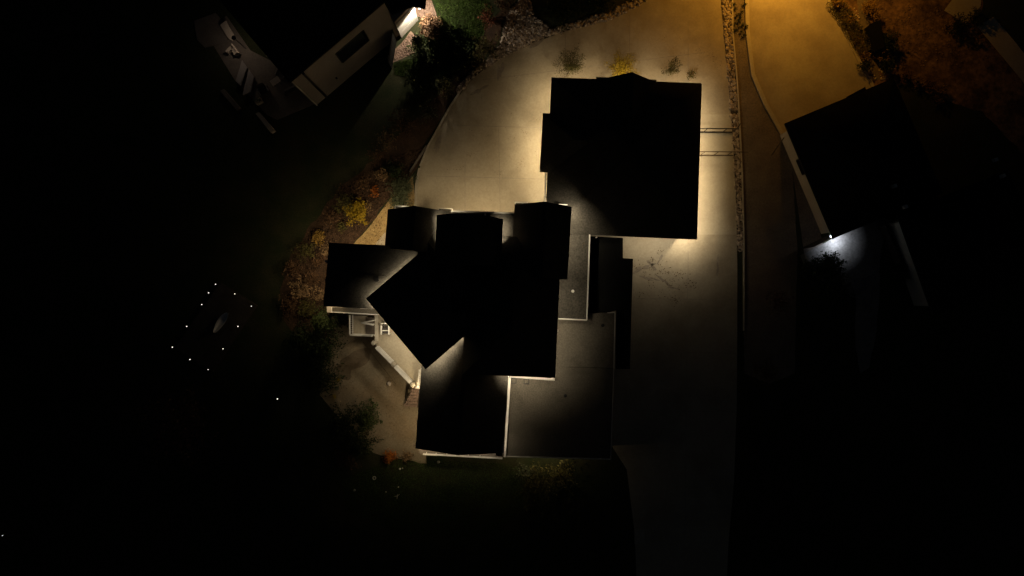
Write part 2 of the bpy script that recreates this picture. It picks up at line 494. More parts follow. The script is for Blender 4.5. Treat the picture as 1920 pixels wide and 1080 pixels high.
sheet('rock_bedding', [(1352, -60), (1372, -60), (1373, 60), (1379, 150), (1384, 225), (1388, 300), (1391, 390), (1393, 470), (1384, 470), (1381, 400), (1377, 320), (1371, 225), (1364, 140), (1357, 60), (1352, 10)], 0.072, M['bedding'], wob=0.04)
sheet('rock_bedding', [(1225, -20), (1205, -8), (1145, 22), (1078, 42), (1032, 54), (1000, 30), (990, -10), (960, 18), (945, 40), (945, 62), (935, 90), (905, 118), (878, 140), (856, 170), (862, 178), (880, 152), (908, 130), (945, 106), (985, 86), (1030, 67), (1080, 54), (1150, 34), (1216, 0)], 0.070, M['bedding'], wob=0.04)
rocks('rock_strip', [(1352, -60), (1372, -60), (1373, 60), (1379, 150), (1384, 225), (1388, 300), (1391, 390), (1393, 470), (1384, 470), (1381, 400), (1377, 320), (1371, 225), (1364, 140), (1357, 60), (1352, 10)], 1700, 0.06, 0.135, M['rock'], 'long strip of tumbled landscape rock beside the garage driveway', 'rock strip')
rocks('rock_border', [(1225, -20), (1205, -8), (1145, 22), (1078, 42), (1032, 58), (1028, 68), (1080, 54), (1150, 34), (1216, 0)], 420, 0.08, 0.17, M['rock'], 'narrow border of rocks along the top edge of the court', 'rock border')
rocks('rock_bed', [(990, -10), (975, 0), (960, 18), (945, 40), (945, 62), (935, 92), (948, 104), (985, 86), (1028, 66), (1026, 50), (1000, 30)], 1300, 0.07, 0.15, M['rock'], 'fan shaped bed of grey brown rocks at the corner of the court', 'rock bed')
rocks('rock_edge', [(935, 90), (905, 118), (878, 140), (856, 170), (862, 178), (880, 152), (908, 130), (945, 106)], 260, 0.07, 0.15, M['rock'], 'thin curving edge of rocks below the fan shaped rock bed', 'rock edge')
rocks('gravel_stones', [(772, -15), (798, -15), (810, 8), (816, 32), (800, 36), (784, 28)], 900, 0.035, 0.07, M['gravel'], 'pinkish gravel at the lit corner of the far left house', 'gravel')
rocks('gravel_stones', [(740, 112), (746, 92), (770, 62), (778, 70), (774, 100), (756, 106)], 800, 0.035, 0.07, M['gravel'], 'pinkish gravel bed below the white boarded wall', 'gravel')
rocks('mulch_chunks', [(795, 275), (760, 348), (728, 372), (664, 454), (655, 600), (612, 650), (560, 630), (532, 590), (550, 480), (600, 410), (700, 305)], 2600, 0.03, 0.09, M['mulch'], 'loose bark mulch in the bed beside the left wing', 'mulch')


def grass(pts, n, h, label, m=M['grass']):
    P = scatter(pts, n)
    a = RNG.uniform(0, 6.28, n); w = 0.018; hh = h * RNG.uniform(0.5, 1.2, n)
    dx, dy = np.cos(a) * w, np.sin(a) * w
    lx, ly = RNG.normal(0, 0.5, n) * hh, RNG.normal(0, 0.5, n) * hh
    V = np.stack([np.stack([P[:, 0] - dx, P[:, 1] - dy, 0 * a], 1), np.stack([P[:, 0] + dx, P[:, 1] + dy, 0 * a], 1),
                  np.stack([P[:, 0] + lx, P[:, 1] + ly, hh], 1)], 1).reshape(-1, 3)
    F = np.arange(3 * n).reshape(-1, 3)
    return tag(soup('grass', V, F, m), label, 'grass', kind='stuff')


grass([(805, -30), (900, -30), (925, 20), (905, 70), (870, 130), (800, 150), (740, 140), (738, 118), (780, 108), (800, 70), (822, 36), (812, 5)], 42000, 0.09, 'green lawn lit at the corner of the far left house')
grass([(735, 862), (800, 862), (945, 868), (985, 880), (980, 960), (900, 1010), (760, 1000), (650, 960), (640, 900)], 30000, 0.08, 'dim green lawn below the south wing of the house')


def leaves(C, s, up=0.4):
    """one pointed leaf quad per centre"""
    n = len(C)
    a = RNG.normal(0, 1, (n, 3)); a[:, 2] += 0.0
    a /= np.linalg.norm(a, axis=1)[:, None]
    nrm = RNG.normal(0, 1, (n, 3)); nrm[:, 2] = np.abs(nrm[:, 2]) + up
    b = np.cross(nrm, a); b /= np.linalg.norm(b, axis=1)[:, None] + 1e-9
    L = (s * RNG.uniform(0.6, 1.5, n))[:, None]
    V = np.stack([C - a * L, C + b * L * 0.5, C + a * L, C - b * L * 0.5], 1).reshape(-1, 3)
    F = np.arange(4 * n).reshape(-1, 4)
    return V, F


# ------------------------------------------------------------------ building helpers
def inset(q, d):
    """shrink a convex quad by d metres"""
    n = len(q)
    a = sum(q[i].x * q[(i + 1) % n].y - q[(i + 1) % n].x * q[i].y for i in range(n))
    sgn = 1 if a > 0 else -1
    ds = d if isinstance(d, (list, tuple)) else [d] * n
    lines = []
    for i in range(n):
        p, r = q[i], q[(i + 1) % n]
        t = (r - p).normalized(); nn = Vector((-t.y, t.x, 0)) * sgn
        lines.append((p + nn * ds[i], t))
    out = []
    for i in range(n):
        p1, t1 = lines[i - 1]; p2, t2 = lines[i]
        den = t1.x * t2.y - t1.y * t2.x
        k = ((p2.x - p1.x) * t2.y - (p2.y - p1.y) * t2.x) / den
        out.append(p1 + t1 * k)
    return out


def roof_solid(parent, quad_px, z, rise, style='hip', axis=0, m=None, fascia=0.16, name='roof', flat_inset=None):
    """quad corners in px (eave line at height z, order TL TR BR BL of the photo); axis 0: ridge parallel to edge 0 (TL-TR), 1: parallel to edge 1"""
    m = m or M['shingle']
    q = [W(x, y, z) for x, y in quad_px]
    if axis == 1: q = q[1:] + q[:1]
    a, b, c, d = q                     # ridge parallel to a-b
    dn = Vector((0, 0, -fascia))
    up = Vector((0, 0, rise))
    m1 = (a + d) / 2; m2 = (b + c) / 2
    if style == 'hip':
        half = ((a - d).length + (b - c).length) / 4
        ln = (m2 - m1).length
        k = min(half / ln, 0.48)
        r1 = m1.lerp(m2, k) + up; r2 = m1.lerp(m2, 1 - k) + up
    elif style == 'gable':
        r1 = m1 + up; r2 = m2 + up
    elif style == 'halfhip':           # gable at the first end, hip at the other
        half = ((a - d).length + (b - c).length) / 4
        k = min(half / (m2 - m1).length, 0.9)
        r1 = m1 + up; r2 = m1.lerp(m2, 1 - k) + up
    vs = [a + dn, b + dn, c + dn, d + dn, a, b, c, d, r1, r2]
    fs = [(0, 1, 2, 3), (0, 4, 5, 1), (1, 5, 6, 2), (2, 6, 7, 3), (3, 7, 4, 0),
          (4, 8, 9, 5), (7, 6, 9, 8), (4, 7, 8), (5, 9, 6)]
    o = MB().add(vs, fs).build(name, m, parent)
    cap = MB().beam(r1, r2, 0.22, 0.05).build('ridge_cap', m, o)
    return o


def flat_roof(parent, pts_px, z, m, thick=0.25, name='roof'):
    return MB().prism([(W(x, y, z).x, W(x, y, z).y) for x, y in pts_px], z - thick, z).build(name, m, parent)


def walls(parent, quad_px, z, over=0.5, base=0.0, m=None, top=None):
    q = inset([W(x, y, z) for x, y in quad_px], over)
    MB().prism([(p.x, p.y) for p in q], base, (top if top else z - 0.165)).build('wall', m or M['siding'], parent)
    return q


def gutter(parent, a, b, z, w=0.10, h=0.10, m=None, name='gutter', dz=0.0):
    p, q = W(a[0], a[1], z), W(b[0], b[1], z)
    return MB().beam(p + Vector((0, 0, dz)), q + Vector((0, 0, dz)), w, h).build(name, m or M['white'], parent)


def window(parent, p, q, t, z0, wdt, hgt, name='window', fm=None, gm=None):
    """window set on the wall between p and q (t along it), facing right of p->q"""
    d = (q - p).normalized(); n_ = Vector((d.y, -d.x, 0))
    c = p.lerp(q, t)
    a = c - d * wdt / 2 + n_ * 0.01; b = c + d * wdt / 2 + n_ * 0.01
    f = MB()
    f.beam(Vector((a.x, a.y, z0)), Vector((b.x, b.y, z0)), 0.10, 0.07)
    f.beam(Vector((a.x, a.y, z0 + hgt)), Vector((b.x, b.y, z0 + hgt)), 0.10, 0.07)
    f.beam(Vector((a.x, a.y, z0 + 0.035)), Vector((a.x, a.y, z0 + hgt - 0.035)), 0.07, 0.10)
    f.beam(Vector((b.x, b.y, z0 + 0.035)), Vector((b.x, b.y, z0 + hgt - 0.035)), 0.07, 0.10)
    o = f.build(name, fm or M['frame'], parent)
    MB().beam(Vector((a.x, a.y, z0 + hgt / 2)), Vector((b.x, b.y, z0 + hgt / 2)), 0.05, hgt - 0.07).build('pane', gm or M['glass'], o)
    return o


def pts_on(a, b, n, lo=0.1, hi=0.9):
    return [(a[0] + (b[0] - a[0]) * (lo + (hi - lo) * (i / (n - 1) if n > 1 else 0.5)),
             a[1] + (b[1] - a[1]) * (lo + (hi - lo) * (i / (n - 1) if n > 1 else 0.5))) for i in range(n)]


# ------------------------------------------------------------------ the main house
house = empty('house', W(930, 590, 0), 'large dark roofed house with a diagonal central wing and lit eaves', 'house')
ZB, ZD, ZR3, ZT, ZR1, ZR7, ZLW, ZLOW, ZF = 5.90, 6.10, 5.60, 7.00, 4.60, 4.40, 5.20, 5.40, 2.70

# roofs
bodyq = [(868, 446), (1053, 452), (1041, 710), (856, 702)]
body = [(955, 448), (1053, 452), (1041, 710), (953, 703)]
roof_solid(house, [(872, 440), (1053, 447), (1041, 709), (868, 701)], ZB, 2.3, 'hip', 1)
q = walls(house, [(872, 440), (1053, 447), (1041, 709), (868, 701)], ZB, 0.45)
for t in (0.2, 0.45, 0.7): window(house, q[2], q[1], t, 3.8, 1.3, 1.3)
roof_solid(house, [(786, 432), (900, 437), (890, 650), (776, 560)], ZB - 0.06, 1.2, 'hip', 1)
roof_solid(house, [(686, 560), (800, 462), (912, 595), (798, 693)], ZD, 2.0, 'hip', 0)
dq = walls(house, [(686, 560), (800, 462), (912, 595), (798, 693)], ZD, [0.5, 0.3, 0.5, 0.5])
# tall glazing towards the deck
for t in (0.18, 0.42, 0.66, 0.88): window(house, dq[3], dq[0], t, 2.7, 1.1, 2.3)
# north east gable
R3 = [(965, 383), (1072, 387.5), (1064, 524), (957, 520)]
roof_solid(house, R3, ZR3, 2.1, 'gable', 1)
q = walls(house, R3, ZR3, 0.45)
for t in (0.3, 0.7): window(house, q[1], q[0], t, 1.0, 1.2, 1.5)
window(house, q[2], q[1], 0.5, 3.9, 1.4, 1.0)
# north west gable
R1 = [(727, 392.5), (848, 397.5), (842, 480), (721, 466)]
roof_solid(house, R1, ZR1, 2.8, 'gable', 1)
q = walls(house, R1, ZR1, 0.45)
for t in (0.3, 0.7): window(house, q[1], q[0], t, 0.9, 1.1, 1.5)
# stair tower with its barrel roof
T0 = [(819, 404), (943, 411), (940, 500), (815, 494)]
tq = [W(x, y, ZT) for x, y in T0]
mb = MB(); n = 16
vs = []; fs = []
for e0, e1 in ((tq[0], tq[1]), (tq[3], tq[2])):
    for k in range(n + 1):
        p = e0.lerp(e1, k / n); x = 2 * k / n - 1
        vs.append((p.x, p.y, ZT + 0.05 + 2.3 * (1 - x * x)))
for e0, e1 in ((tq[0], tq[1]), (tq[3], tq[2])):
    for k in range(n + 1):
        p = e0.lerp(e1, k / n); vs.append((p.x, p.y, ZT - 0.14))
N1 = n + 1
for k in range(n):
    fs += [(k, N1 + k, N1 + k + 1, k + 1), (2 * N1 + k, 2 * N1 + k + 1, 3 * N1 + k + 1, 3 * N1 + k),
           (k, k + 1, 2 * N1 + k + 1, 2 * N1 + k), (N1 + k, 3 * N1 + k, 3 * N1 + k + 1, N1 + k + 1)]
fs += [(0, 2 * N1, 3 * N1, N1), (n, N1 + n, 3 * N1 + n, 2 * N1 + n)]
mb.add(vs, fs).build('barrel_roof', M['shingle'], house)
q = walls(house, T0, ZT, 0.40)
for t in (0.25, 0.5, 0.75): window(house, q[1], q[0], t, 5.6, 0.9, 1.0)
# low lean-to between the gables
R3B = [(846, 396), (966, 400), (962, 470), (842, 466)]
flat_roof(house, R3B, ZLOW, M['shingle'], 0.18)
gutter(house, (846, 396), (966, 400), ZLOW, 0.10, 0.10, dz=0.03)
gutter(house, (910, 396.5), (910, 407), ZLOW, 0.10, 0.10, dz=0.16)
walls(house, R3B, ZLOW, 0.4, top=ZLOW - 0.185)
# cornice returns either side of the gables
for (x0, y0, x1, y1) in ((741, 386.5, 767, 391), (822, 390.5, 848, 397), (966, 379.5, 990, 386), (1047, 383.5, 1071, 390)):
    pts = [(x0, y0), (x1, y0 + 1), (x1, y1 + 6), (x0, y1 + 5)]
    o = flat_roof(house, pts, 3.9, M['shingle'], 0.12, 'cornice_return')
    for a, b in (((x0, y0), (x1, y0 + 1)), ((x0, y0), (x0, y0 + 6)), ((x1, y0 + 1), (x1, y0 + 7))):
        gutter(o, a, b, 3.9, 0.07, 0.07, dz=0.05)
# left wing
LW = [(617, 455), (790, 463), (780, 584), (606, 574)]
roof_solid(house, LW, ZLW, 0.30, 'hip', 0)
q = walls(house, LW, ZLW, 0.5)
window(house, q[0], q[3], 0.5, 1.0, 1.8, 1.3)
# narrow flat ledge roof under the left wing eave
LG = [(622, 576), (716, 578), (716, 590), (622, 585)]
flat_roof(house, LG, 3.0, M['flatroof'], 0.14, 'ledge_roof')
for a, b in (((622, 585), (710, 590)), ((622, 576), (622, 585)), ((676, 577.5), (708, 579))):
    gutter(house, a, b, 3.0, 0.065, 0.08, dz=0.04)
MB().prism([(W(x, y, 0).x, W(x, y, 0).y) for x, y in ((632, 560), (716, 560), (716, 588), (632, 583))], 0, 2.855).build('wall', M['siding'], house)
# south wing
SW = [(797, 600), (961, 607), (942.6, 849.5), (778.6, 841)]
roof_solid(house, SW, ZR7, 1.25, 'gable', 1)
q = walls(house, SW, ZR7, 0.45)
for t in (0.25, 0.5, 0.75): window(house, q[3], q[2], t, 0.9, 1.3, 1.5)
gutter(house, (953, 704), (942.5, 850), ZR7, 0.10, 0.12, dz=-0.10)
# serrated end of the gutter guard
for k in range(6):
    y = 830 + k * 3.4
    x = 944.6 - (y - 830) * 0.075
    MB().box(W(x - 1.2, y, ZR7 + 0.05), 0.11, 0.07, 0.05, 0.5).build('gutter_clip', M['white'], house)
MB().beam(W(956, 708, 2.95), W(946.5, 856, 2.95), 0.15, 0.3).build('wall_flashing', M['white'], house)
# porch ledge at the south end
SL = [(790, 838), (935, 846), (942, 859.5), (788, 851)]
flat_roof(house, [(786, 830), (942, 838), (942, 859), (786, 850.5)], ZF, M['terrace'], 0.2, 'porch_ledge')
gutter(house, (793, 851), (942, 859), ZF, 0.10, 0.12, dz=0.05)
for x in (800, 818, 838, 858, 878, 900): gutter(house, (x, 850.4 + (x - 793) * 0.0537 - 3.0), (x, 850.4 + (x - 793) * 0.0537 - 0.8), ZF, 0.05, 0.05, dz=0.06, name='ledge_bracket')
MB().prism([(W(x, y, 0).x, W(x, y, 0).y) for x, y in ((800, 820), (925, 828), (925, 838), (800, 831))], 0, ZF - 0.205).build('wall', M['siding'], house)
# flat roofs on the east side
FL = [(1046, 594), (1153, 586), (1152, 692), (1046, 689)]
flat_roof(house, [(1030, 590), (1153, 586), (1152, 690), (1030, 687)], ZF + 0.06, M['flatroof'], 0.30)
flat_roof(house, [(930, 684), (1152, 691), (1145, 861), (930, 855)], ZF, M['flatroof'], 0.24)
for a, b, w in (((1139, 586.5), (1153, 586), 0.05), ((1153, 586), (1151, 691), 0.05), ((1151, 691), (1145, 861), 0.04), ((945, 855.5), (1145, 861), 0.07)):
    gutter(house, a, b, ZF + 0.08, w, 0.07, name='parapet_trim')
MB().prism([(W(x, y, 0).x, W(x, y, 0).y) for x, y in ((1030, 600), (1138, 600), (1130, 836), (940, 830), (950, 700), (1030, 705))], 0, ZF - 0.245).build('wall', M['siding'], house)
for (x, y) in ((963, 713.5), (987, 715)):
    c = W(x, y, ZF)
    v = MB()
    for sx, sy, w, d in ((0, 0.17, 0.38, 0.04), (0, -0.17, 0.38, 0.04), (0.17, 0, 0.04, 0.30), (-0.17, 0, 0.04, 0.30)): v.box((c.x + sx, c.y + sy, ZF + 0.05), w, d, 0.10)
    v = v.build('roof_vent', M['black'], house)
    MB().box((c.x, c.y, ZF + 0.035), 0.29, 0.29, 0.05).build('vent_cover', M['flatroof'], v)
for x in (1000, 1050, 1100): MB().beam(W(x + 1, 716 if x < 1040 else 695, ZF) + Vector((0, 0, 0.004)), W(x - 6, 857, ZF) + Vector((0, 0, 0.004)), 0.09, 0.008).build('felt_seam', M['flatroof'], house)
for y in (620, 655): MB().beam(W(1048, y, ZF + 0.06) + Vector((0, 0, 0.004)), W(1150, y + 2, ZF + 0.06) + Vector((0, 0, 0.004)), 0.09, 0.008).build('felt_seam', M['flatroof'], house)
for (x, y) in ((1128, 838), (1060, 742), (1130, 610)): MB().lathe(W(x, y, ZF + (0.06 if y < 690 else 0)), [(0.13, 0), (0.12, 0.03), (0.05, 0.05)], 10).build('roof_drain', M['black'], house)
gutter(house, (954, 703), (1040, 710), 3.2, 0.13, 0.10, name='ledge_trim')
gutter(house, (956, 706), (1040, 712.5), ZF + 0.08, 0.10, 0.12, name='ledge_trim')
# breezeway roof
BZ = [(1040, 380), (1108, 384), (1100, 599.5), (1036, 597)]
flat_roof(house, BZ, 3.16, M['shingle'], 0.2, 'breezeway_roof')
gutter(house, (1105.5, 440), (1100, 600), 3.16, 0.08, 0.12, dz=0.05)
gutter(house, (1047, 597.5), (1100, 600), 3.16, 0.08, 0.12, dz=0.05)
MB().lathe(W(1074, 546, 3.16), [(0.11, 0), (0.11, 0.05), (0.05, 0.07), (0.05, 0.32), (0.07, 0.34)], 10).build('vent_pipe', M['stonegrey'], house)
MB().prism([(W(x, y, 0).x, W(x, y, 0).y) for x, y in ((1045, 400), (1092, 440), (1088, 590), (1045, 590))], 0, 2.955).build('wall', M['siding'], house)
# black carport roof; its lower strip and upper end stand in for shaded ground
flat_roof(house, [(1107, 443), (1168, 446), (1168, 484), (1187, 485), (1181, 692), (1155, 692), (1156, 582), (1103, 596)], 2.3, M['rubber'], 0.2, 'carport_roof_and_shade')
for (x, y) in ((1180, 495), (1178, 590), (1172, 680)):
    p = W(x, y, 2.3); MB().box((p.x, p.y, 1.05), 0.15, 0.15, 2.1).build('carport_post', M['wood'], house)
MB().tube(W(1117, 446, 2.3), W(1117, 446, 2.3) + Vector((0, 0, 0.55)), 0.05).build('flue', M['stonegrey'], house)
MB().tube(W(1033, 500, 6.7), W(1033, 500, 6.7) + Vector((0, 0, 0.5)), 0.06).build('vent_pipe', M['black'], house)
MB().box(W(706, 524, 5.48), 0.3, 0.3, 0.2).build('roof_vent', M['black'], house)

# soffit lamps of the house
for p in pts_on((786, 476), (690, 559), 9, 0.04, 0.97): soffit_lamp(house, W(p[0] + 2.5, p[1] + 3.5, ZD - 0.16), 9.5, WARM2, spread=160)
for p in pts_on((692, 566), (793, 687), 4, 0.08, 0.92): soffit_lamp(house, W(p[0] + 6, p[1] - 5, ZD - 0.16), 32, WARM2, spread=120)
for p, w in zip(pts_on((802, 688), (866, 637), 4, 0.10, 0.97), (36, 30, 20, 11)): soffit_lamp(house, W(p[0] - 3, p[1] - 4, ZD - 0.16), w, WARM2, spread=150)
for p in ((823, 410), (823, 426), (822.5, 442)): soffit_lamp(house, W(p[0], p[1], ZT - 0.14), 6.5, WARM2, spread=70)
for p in ((939, 416), (939, 430), (938.5, 444)): soffit_lamp(house, W(p[0], p[1], ZT - 0.14), 9.0, WARM2, spread=70)
soffit_lamp(house, W(836, 406, ZT - 0.14), 14, WARM2, spread=120)
for p in ((866, 399.5), (900, 400.5), (935, 401.5)): soffit_lamp(house, W(p[0], p[1], ZLOW - 0.18), 46, WARM, spread=128)
soffit_lamp(house, W(755, 394, ZR1 - 0.16), 3, WARM2)
for p in ((980, 383.5), (1058, 388)): soffit_lamp(house, W(p[0], p[1], ZR3 - 0.16), 4, WARM2)
for p, w in (((1069, 402), 48), ((1067, 440), 42), ((1065, 480), 22)): soffit_lamp(house, W(p[0], p[1], ZR3 - 0.16), w, WARM2, spread=125)
soffit_lamp(house, W(1047, 560, ZB - 0.16), 36, WARM2, spread=125)
for p, w in (((1044, 620), 22), ((1042, 668), 20)): soffit_lamp(house, W(p[0], p[1], ZB - 0.16), w, WARM2, spread=120)
for p, w in (((960, 701), 38), ((985, 703), 28), ((1025, 706), 14)): soffit_lamp(house, W(p[0], p[1], ZB - 0.16), w, WARM2, spread=115)
for p in pts_on((951, 725), (941.5, 850), 4, 0.05, 0.9): soffit_lamp(house, W(p[0] - 1, p[1], ZR7 - 0.16), 4.6, WARM2, spread=150)
for x in (818, 860, 902): soffit_lamp(house, W(x, 840 + (x - 778) * 0.055, ZR7 - 0.16), 6.5, WARM2, spread=100)
for p in ((726, 415), (724, 448)): soffit_lamp(house, W(p[0] + 4, p[1], ZR1 - 0.16), 52, WARM, spread=140)
for p, w in (((612, 490), 42), ((611, 525), 42), ((610, 545), 26), ((645, 460), 32)): soffit_lamp(house, W(p[0], p[1], ZLW - 0.16), w, WARM, spread=150)
for y in (735, 790, 835): soffit_lamp(house, W(791 - (y - 690) * 0.076, y, ZR7 - 0.16), 28, WARM, spread=150)
for x in (810, 860, 910): soffit_lamp(house, W(x, 844 + (x - 778) * 0.055, ZF - 0.2), 26, WARM, spread=165)  # extra downlights added under the ledge to brighten the lawn
for x in (985, 1040): soffit_lamp(house, W(x, 854 + (x - 985) * 0.03, ZF - 0.24), 18, WARM, spread=165)  # extra downlights added under the flat roof to light the olive tree
for x in (655, 690): soffit_lamp(house, W(x, 571, ZLW - 0.16), 5, WARM2, spread=140)

# ------------------------------------------------------------------ the garage
garage = empty('garage', W(1165, 300, 0), 'square dark hipped garage with a small front gable, washed by warm light', 'garage')
ZG = 3.2
GQ = [(1034, 146), (1315, 157), (1306, 449), (1022, 437)]
roof_solid(garage, GQ, ZG, 2.9, 'hip', 1)
gq = walls(garage, GQ, ZG, 0.5)
GG = [(1121, 149.5), (1230, 154), (1226, 260), (1117, 255)]
roof_solid(garage, GG, ZG + 0.05, 2.0, 'gable', 1)
GL = [(1018, 212), (1150, 217), (1146, 327), (1012, 322)]
roof_solid(garage, GL, ZG + 0.03, 1.6, 'hip', 0)
walls(garage, [(1018, 212), (1080, 214), (1076, 324), (1012, 322)], ZG + 0.03, 0.45)
for (x0, y0, x1, y1) in ((1118, 144, 1140, 152), (1214, 148.5, 1231, 156)):
    flat_roof(garage, [(x0, y0), (x1, y0 + 1), (x1, y1 + 5), (x0, y1 + 4)], ZG + 0.02, M['shingle'], 0.12, 'cornice_return')
gutter(garage, (1022.6, 326), (1021.3, 437), ZG, 0.08, 0.10, dz=0.02)
for a, b in (((1034, 146), (1118, 149)), ((1232, 154), (1315, 157)), ((1315, 157), (1306, 449))):
    gutter(garage, a, b, ZG, 0.10, 0.10, dz=-0.07, m=M['black'])  # gutter coloured black on these edges to stand in for shade
gutter(garage, (1105, 439.5), (1190, 443.5), ZG, 0.08, 0.08, dz=-0.04)
# sectional doors towards the court, side door and windows
for t in (0.16, 0.36):
    a, b = gq[0], gq[3]
    d = (b - a).normalized(); c = a.lerp(b, t + 0.0)
    dr = MB().beam(Vector((c.x, c.y, 1.2)) - d * 1.1, Vector((c.x, c.y, 1.2)) + d * 1.1, 0.06, 2.3).build('garage_door', M['door'], garage)
    for k in range(4):
        MB().beam(Vector((c.x, c.y, 0.36 + k * 0.56)) - d * 1.05, Vector((c.x, c.y, 0.36 + k * 0.56)) + d * 1.05, 0.10, 0.48).build('door_panel', M['door'], dr)
for t in (0.25, 0.75): window(garage, gq[1], gq[0], t, 1.0, 1.2, 1.2)
for t in (0.3, 0.7): window(garage, gq[2], gq[1], t, 1.1, 1.2, 1.1)
sd = gq[3].lerp(gq[2], 0.72)
MB().box((sd.x, sd.y - 0.02, 1.05), 0.95, 0.07, 2.1).build('side_door', M['door'], garage)
wb = W(1277, 452, 1.6)
MB().box((sd.x + 1.3, sd.y - 0.15, 1.5), 0.5, 0.3, 0.7).build('meter_box', M['tread'], garage)

for p in ((1037, 172), (1036, 200)): soffit_lamp(garage, W(p[0], p[1], ZG - 0.16), 22, WARM, spread=135)
for p in ((1021, 230), (1019, 262), (1017, 296)): soffit_lamp(garage, W(p[0], p[1], ZG - 0.13), 26, NEU, spread=110)
for p in ((1020, 246), (1018, 280), (1016.5, 312)): soffit_lamp(garage, W(p[0], p[1], ZG - 0.13), 8, YEL, spread=145)  # wide yellow lamps added only to tint the outer part of the glow
for p in ((1026, 340), (1025, 368)): soffit_lamp(garage, W(p[0], p[1], ZG - 0.16), 24, NEU, spread=118)
for p in ((1062, 151), (1105, 153)): soffit_lamp(garage, W(p[0], p[1], ZG - 0.16), 34, WARM, spread=145)
soffit_lamp(garage, W(1175, 147, ZG - 0.14), 50, WARM, spread=145)
for p in ((1250, 158), (1298, 160)): soffit_lamp(garage, W(p[0], p[1], ZG - 0.16), 34, WARM, spread=145)
for y, w in ((195, 32), (255, 46), (315, 54), (370, 58), (425, 58)): soffit_lamp(garage, W(1312 - (y - 157) * 0.031 - 4, y, ZG - 0.16), w * 1.15, NEU, spread=104)
for y in (225, 285, 345): soffit_lamp(garage, W(1312 - (y - 157) * 0.031 - 3, y, ZG - 0.16), 14, YEL, spread=170)  # added wide yellow lamps, for tint and spill beyond the wall
soffit_lamp(garage, W(1292, 444, ZG - 0.16), 30, (1.0, 0.87, 0.66), spread=138)
soffit_lamp(garage, W(1250, 442, ZG - 0.16), 27, WARM2, spread=170)
soffit_lamp(garage, W(1212, 440.5, ZG - 0.16), 34, WARM2, spread=150)

# ------------------------------------------------------------------ raised deck with stairs
ZK = 2.4
deck = empty('raised_deck', W(740, 655, 0), 'raised deck with white railings along the diagonal house wing', 'deck')
dk = [(703, 582), (712, 582), (740, 600), (812, 690), (808, 700), (787, 725), (777, 724), (703, 645)]
MB().prism([(W(x, y, ZK).x, W(x, y, ZK).y) for x, y in dk], ZK - 0.22, ZK).build('deck_floor', M['deck'], deck)
MB().prism([(W(x, y, ZK).x, W(x, y, ZK).y) for x, y in ((703, 584), (709.5, 584), (709.5, 640), (703, 645))], ZK + 0.004, ZK + 0.05).build('border_board', M['kerb'], deck)


def rail(parent, a, b, za, zb, hgt=1.0, wt=0.16, glass=True, mid=False, bal=False):
    p, q = W(a[0], a[1], za), W(b[0], b[1], zb)
    r = MB().beam(p + Vector((0, 0, hgt)), q + Vector((0, 0, hgt)), wt, 0.06).build('handrail', M['white'], parent)
    MB().beam(p + Vector((0, 0, 0.12)), q + Vector((0, 0, 0.12)), 0.07, 0.06).build('bottom_rail', M['white'], r)
    n = max(2, int((q - p).length / 0.14))
    for i in range(1, n):
        c = p.lerp(q, i / n)
        MB().beam(c + Vector((0, 0, 0.15)), c + Vector((0, 0, hgt - 0.03)), 0.02, 0.02).build('baluster', M['white'], r)
    return r


rail(deck, (710.5, 648.5), (739, 677), ZK, ZK, wt=0.24)
rail(deck, (745, 684), (774, 714), ZK, ZK, wt=0.24)
for (x, y) in ((706, 641), (742, 680), (778, 718)):
    p = W(x, y, ZK); MB().lathe((p.x, p.y, ZK), [(0.11, 0), (0.11, 1.02), (0.17, 1.03), (0.17, 1.10), (0.05, 1.14)], 10).build('rail_post', M['kerb'], deck)
rail(deck, (790, 690), (787, 722), ZK, ZK, wt=0.08)
MB().beam(W(780, 726, ZK) + Vector((0, 0, 0.1)), W(787, 726.5, ZK) + Vector((0, 0, 0.1)), 0.16, 0.12).build('end_cap', M['white'], deck)
for (x, y) in ((708, 640), (741, 677), (775, 713), (735, 610), (785, 680)):
    p = W(x, y, ZK); MB().box((p.x, p.y, (ZK - 0.225) / 2), 0.16, 0.16, ZK - 0.225).build('support_post', M['wood'], deck)
# upper flight to the landing
ZLd = 1.70
for i in range(4):
    x = 702 - i * 4.0
    z = ZK - 0.14 * (i + 1)
    c = W(x - 2.2, 611, z); MB().box((c.x, c.y, z - 0.03), 0.20, 1.25, 0.06, 0.0).build('stair_tread', M['tread'], deck)
ld = [(661, 592), (688.5, 592), (688.5, 626), (661, 626)]
MB().prism([(W(x, y, ZLd).x, W(x, y, ZLd).y) for x, y in ld], ZLd - 0.18, ZLd).build('landing', M['deck'], deck)
for (x, y) in ((663, 595), (663, 624), (686, 624)):
    p = W(x, y, ZLd); MB().box((p.x, p.y, (ZLd - 0.19) / 2), 0.13, 0.13, ZLd - 0.19).build('support_post', M['wood'], deck)
rail(deck, (662, 590), (662, 625.5), ZLd, ZLd, 1.0, 0.09)
rail(deck, (662, 626), (684, 627), ZLd, ZLd, 1.0, 0.10)
rail(deck, (684, 627), (703, 628), ZLd, ZK, 1.0, 0.10)
rail(deck, (683, 604), (705, 600), ZLd - 0.2, ZK, 1.0, 0.08)
rail(deck, (684, 604.5), (705, 608), ZLd - 0.1, ZK - 0.1, 0.9, 0.08)
for i in range(5):
    z = ZLd - 0.28 * (i + 1)
    c = W(674, 590 - i * 6, z); MB().box((c.x, c.y, z - 0.03), 1.0, 0.26, 0.06).build('stair_tread', M['tread'], deck)
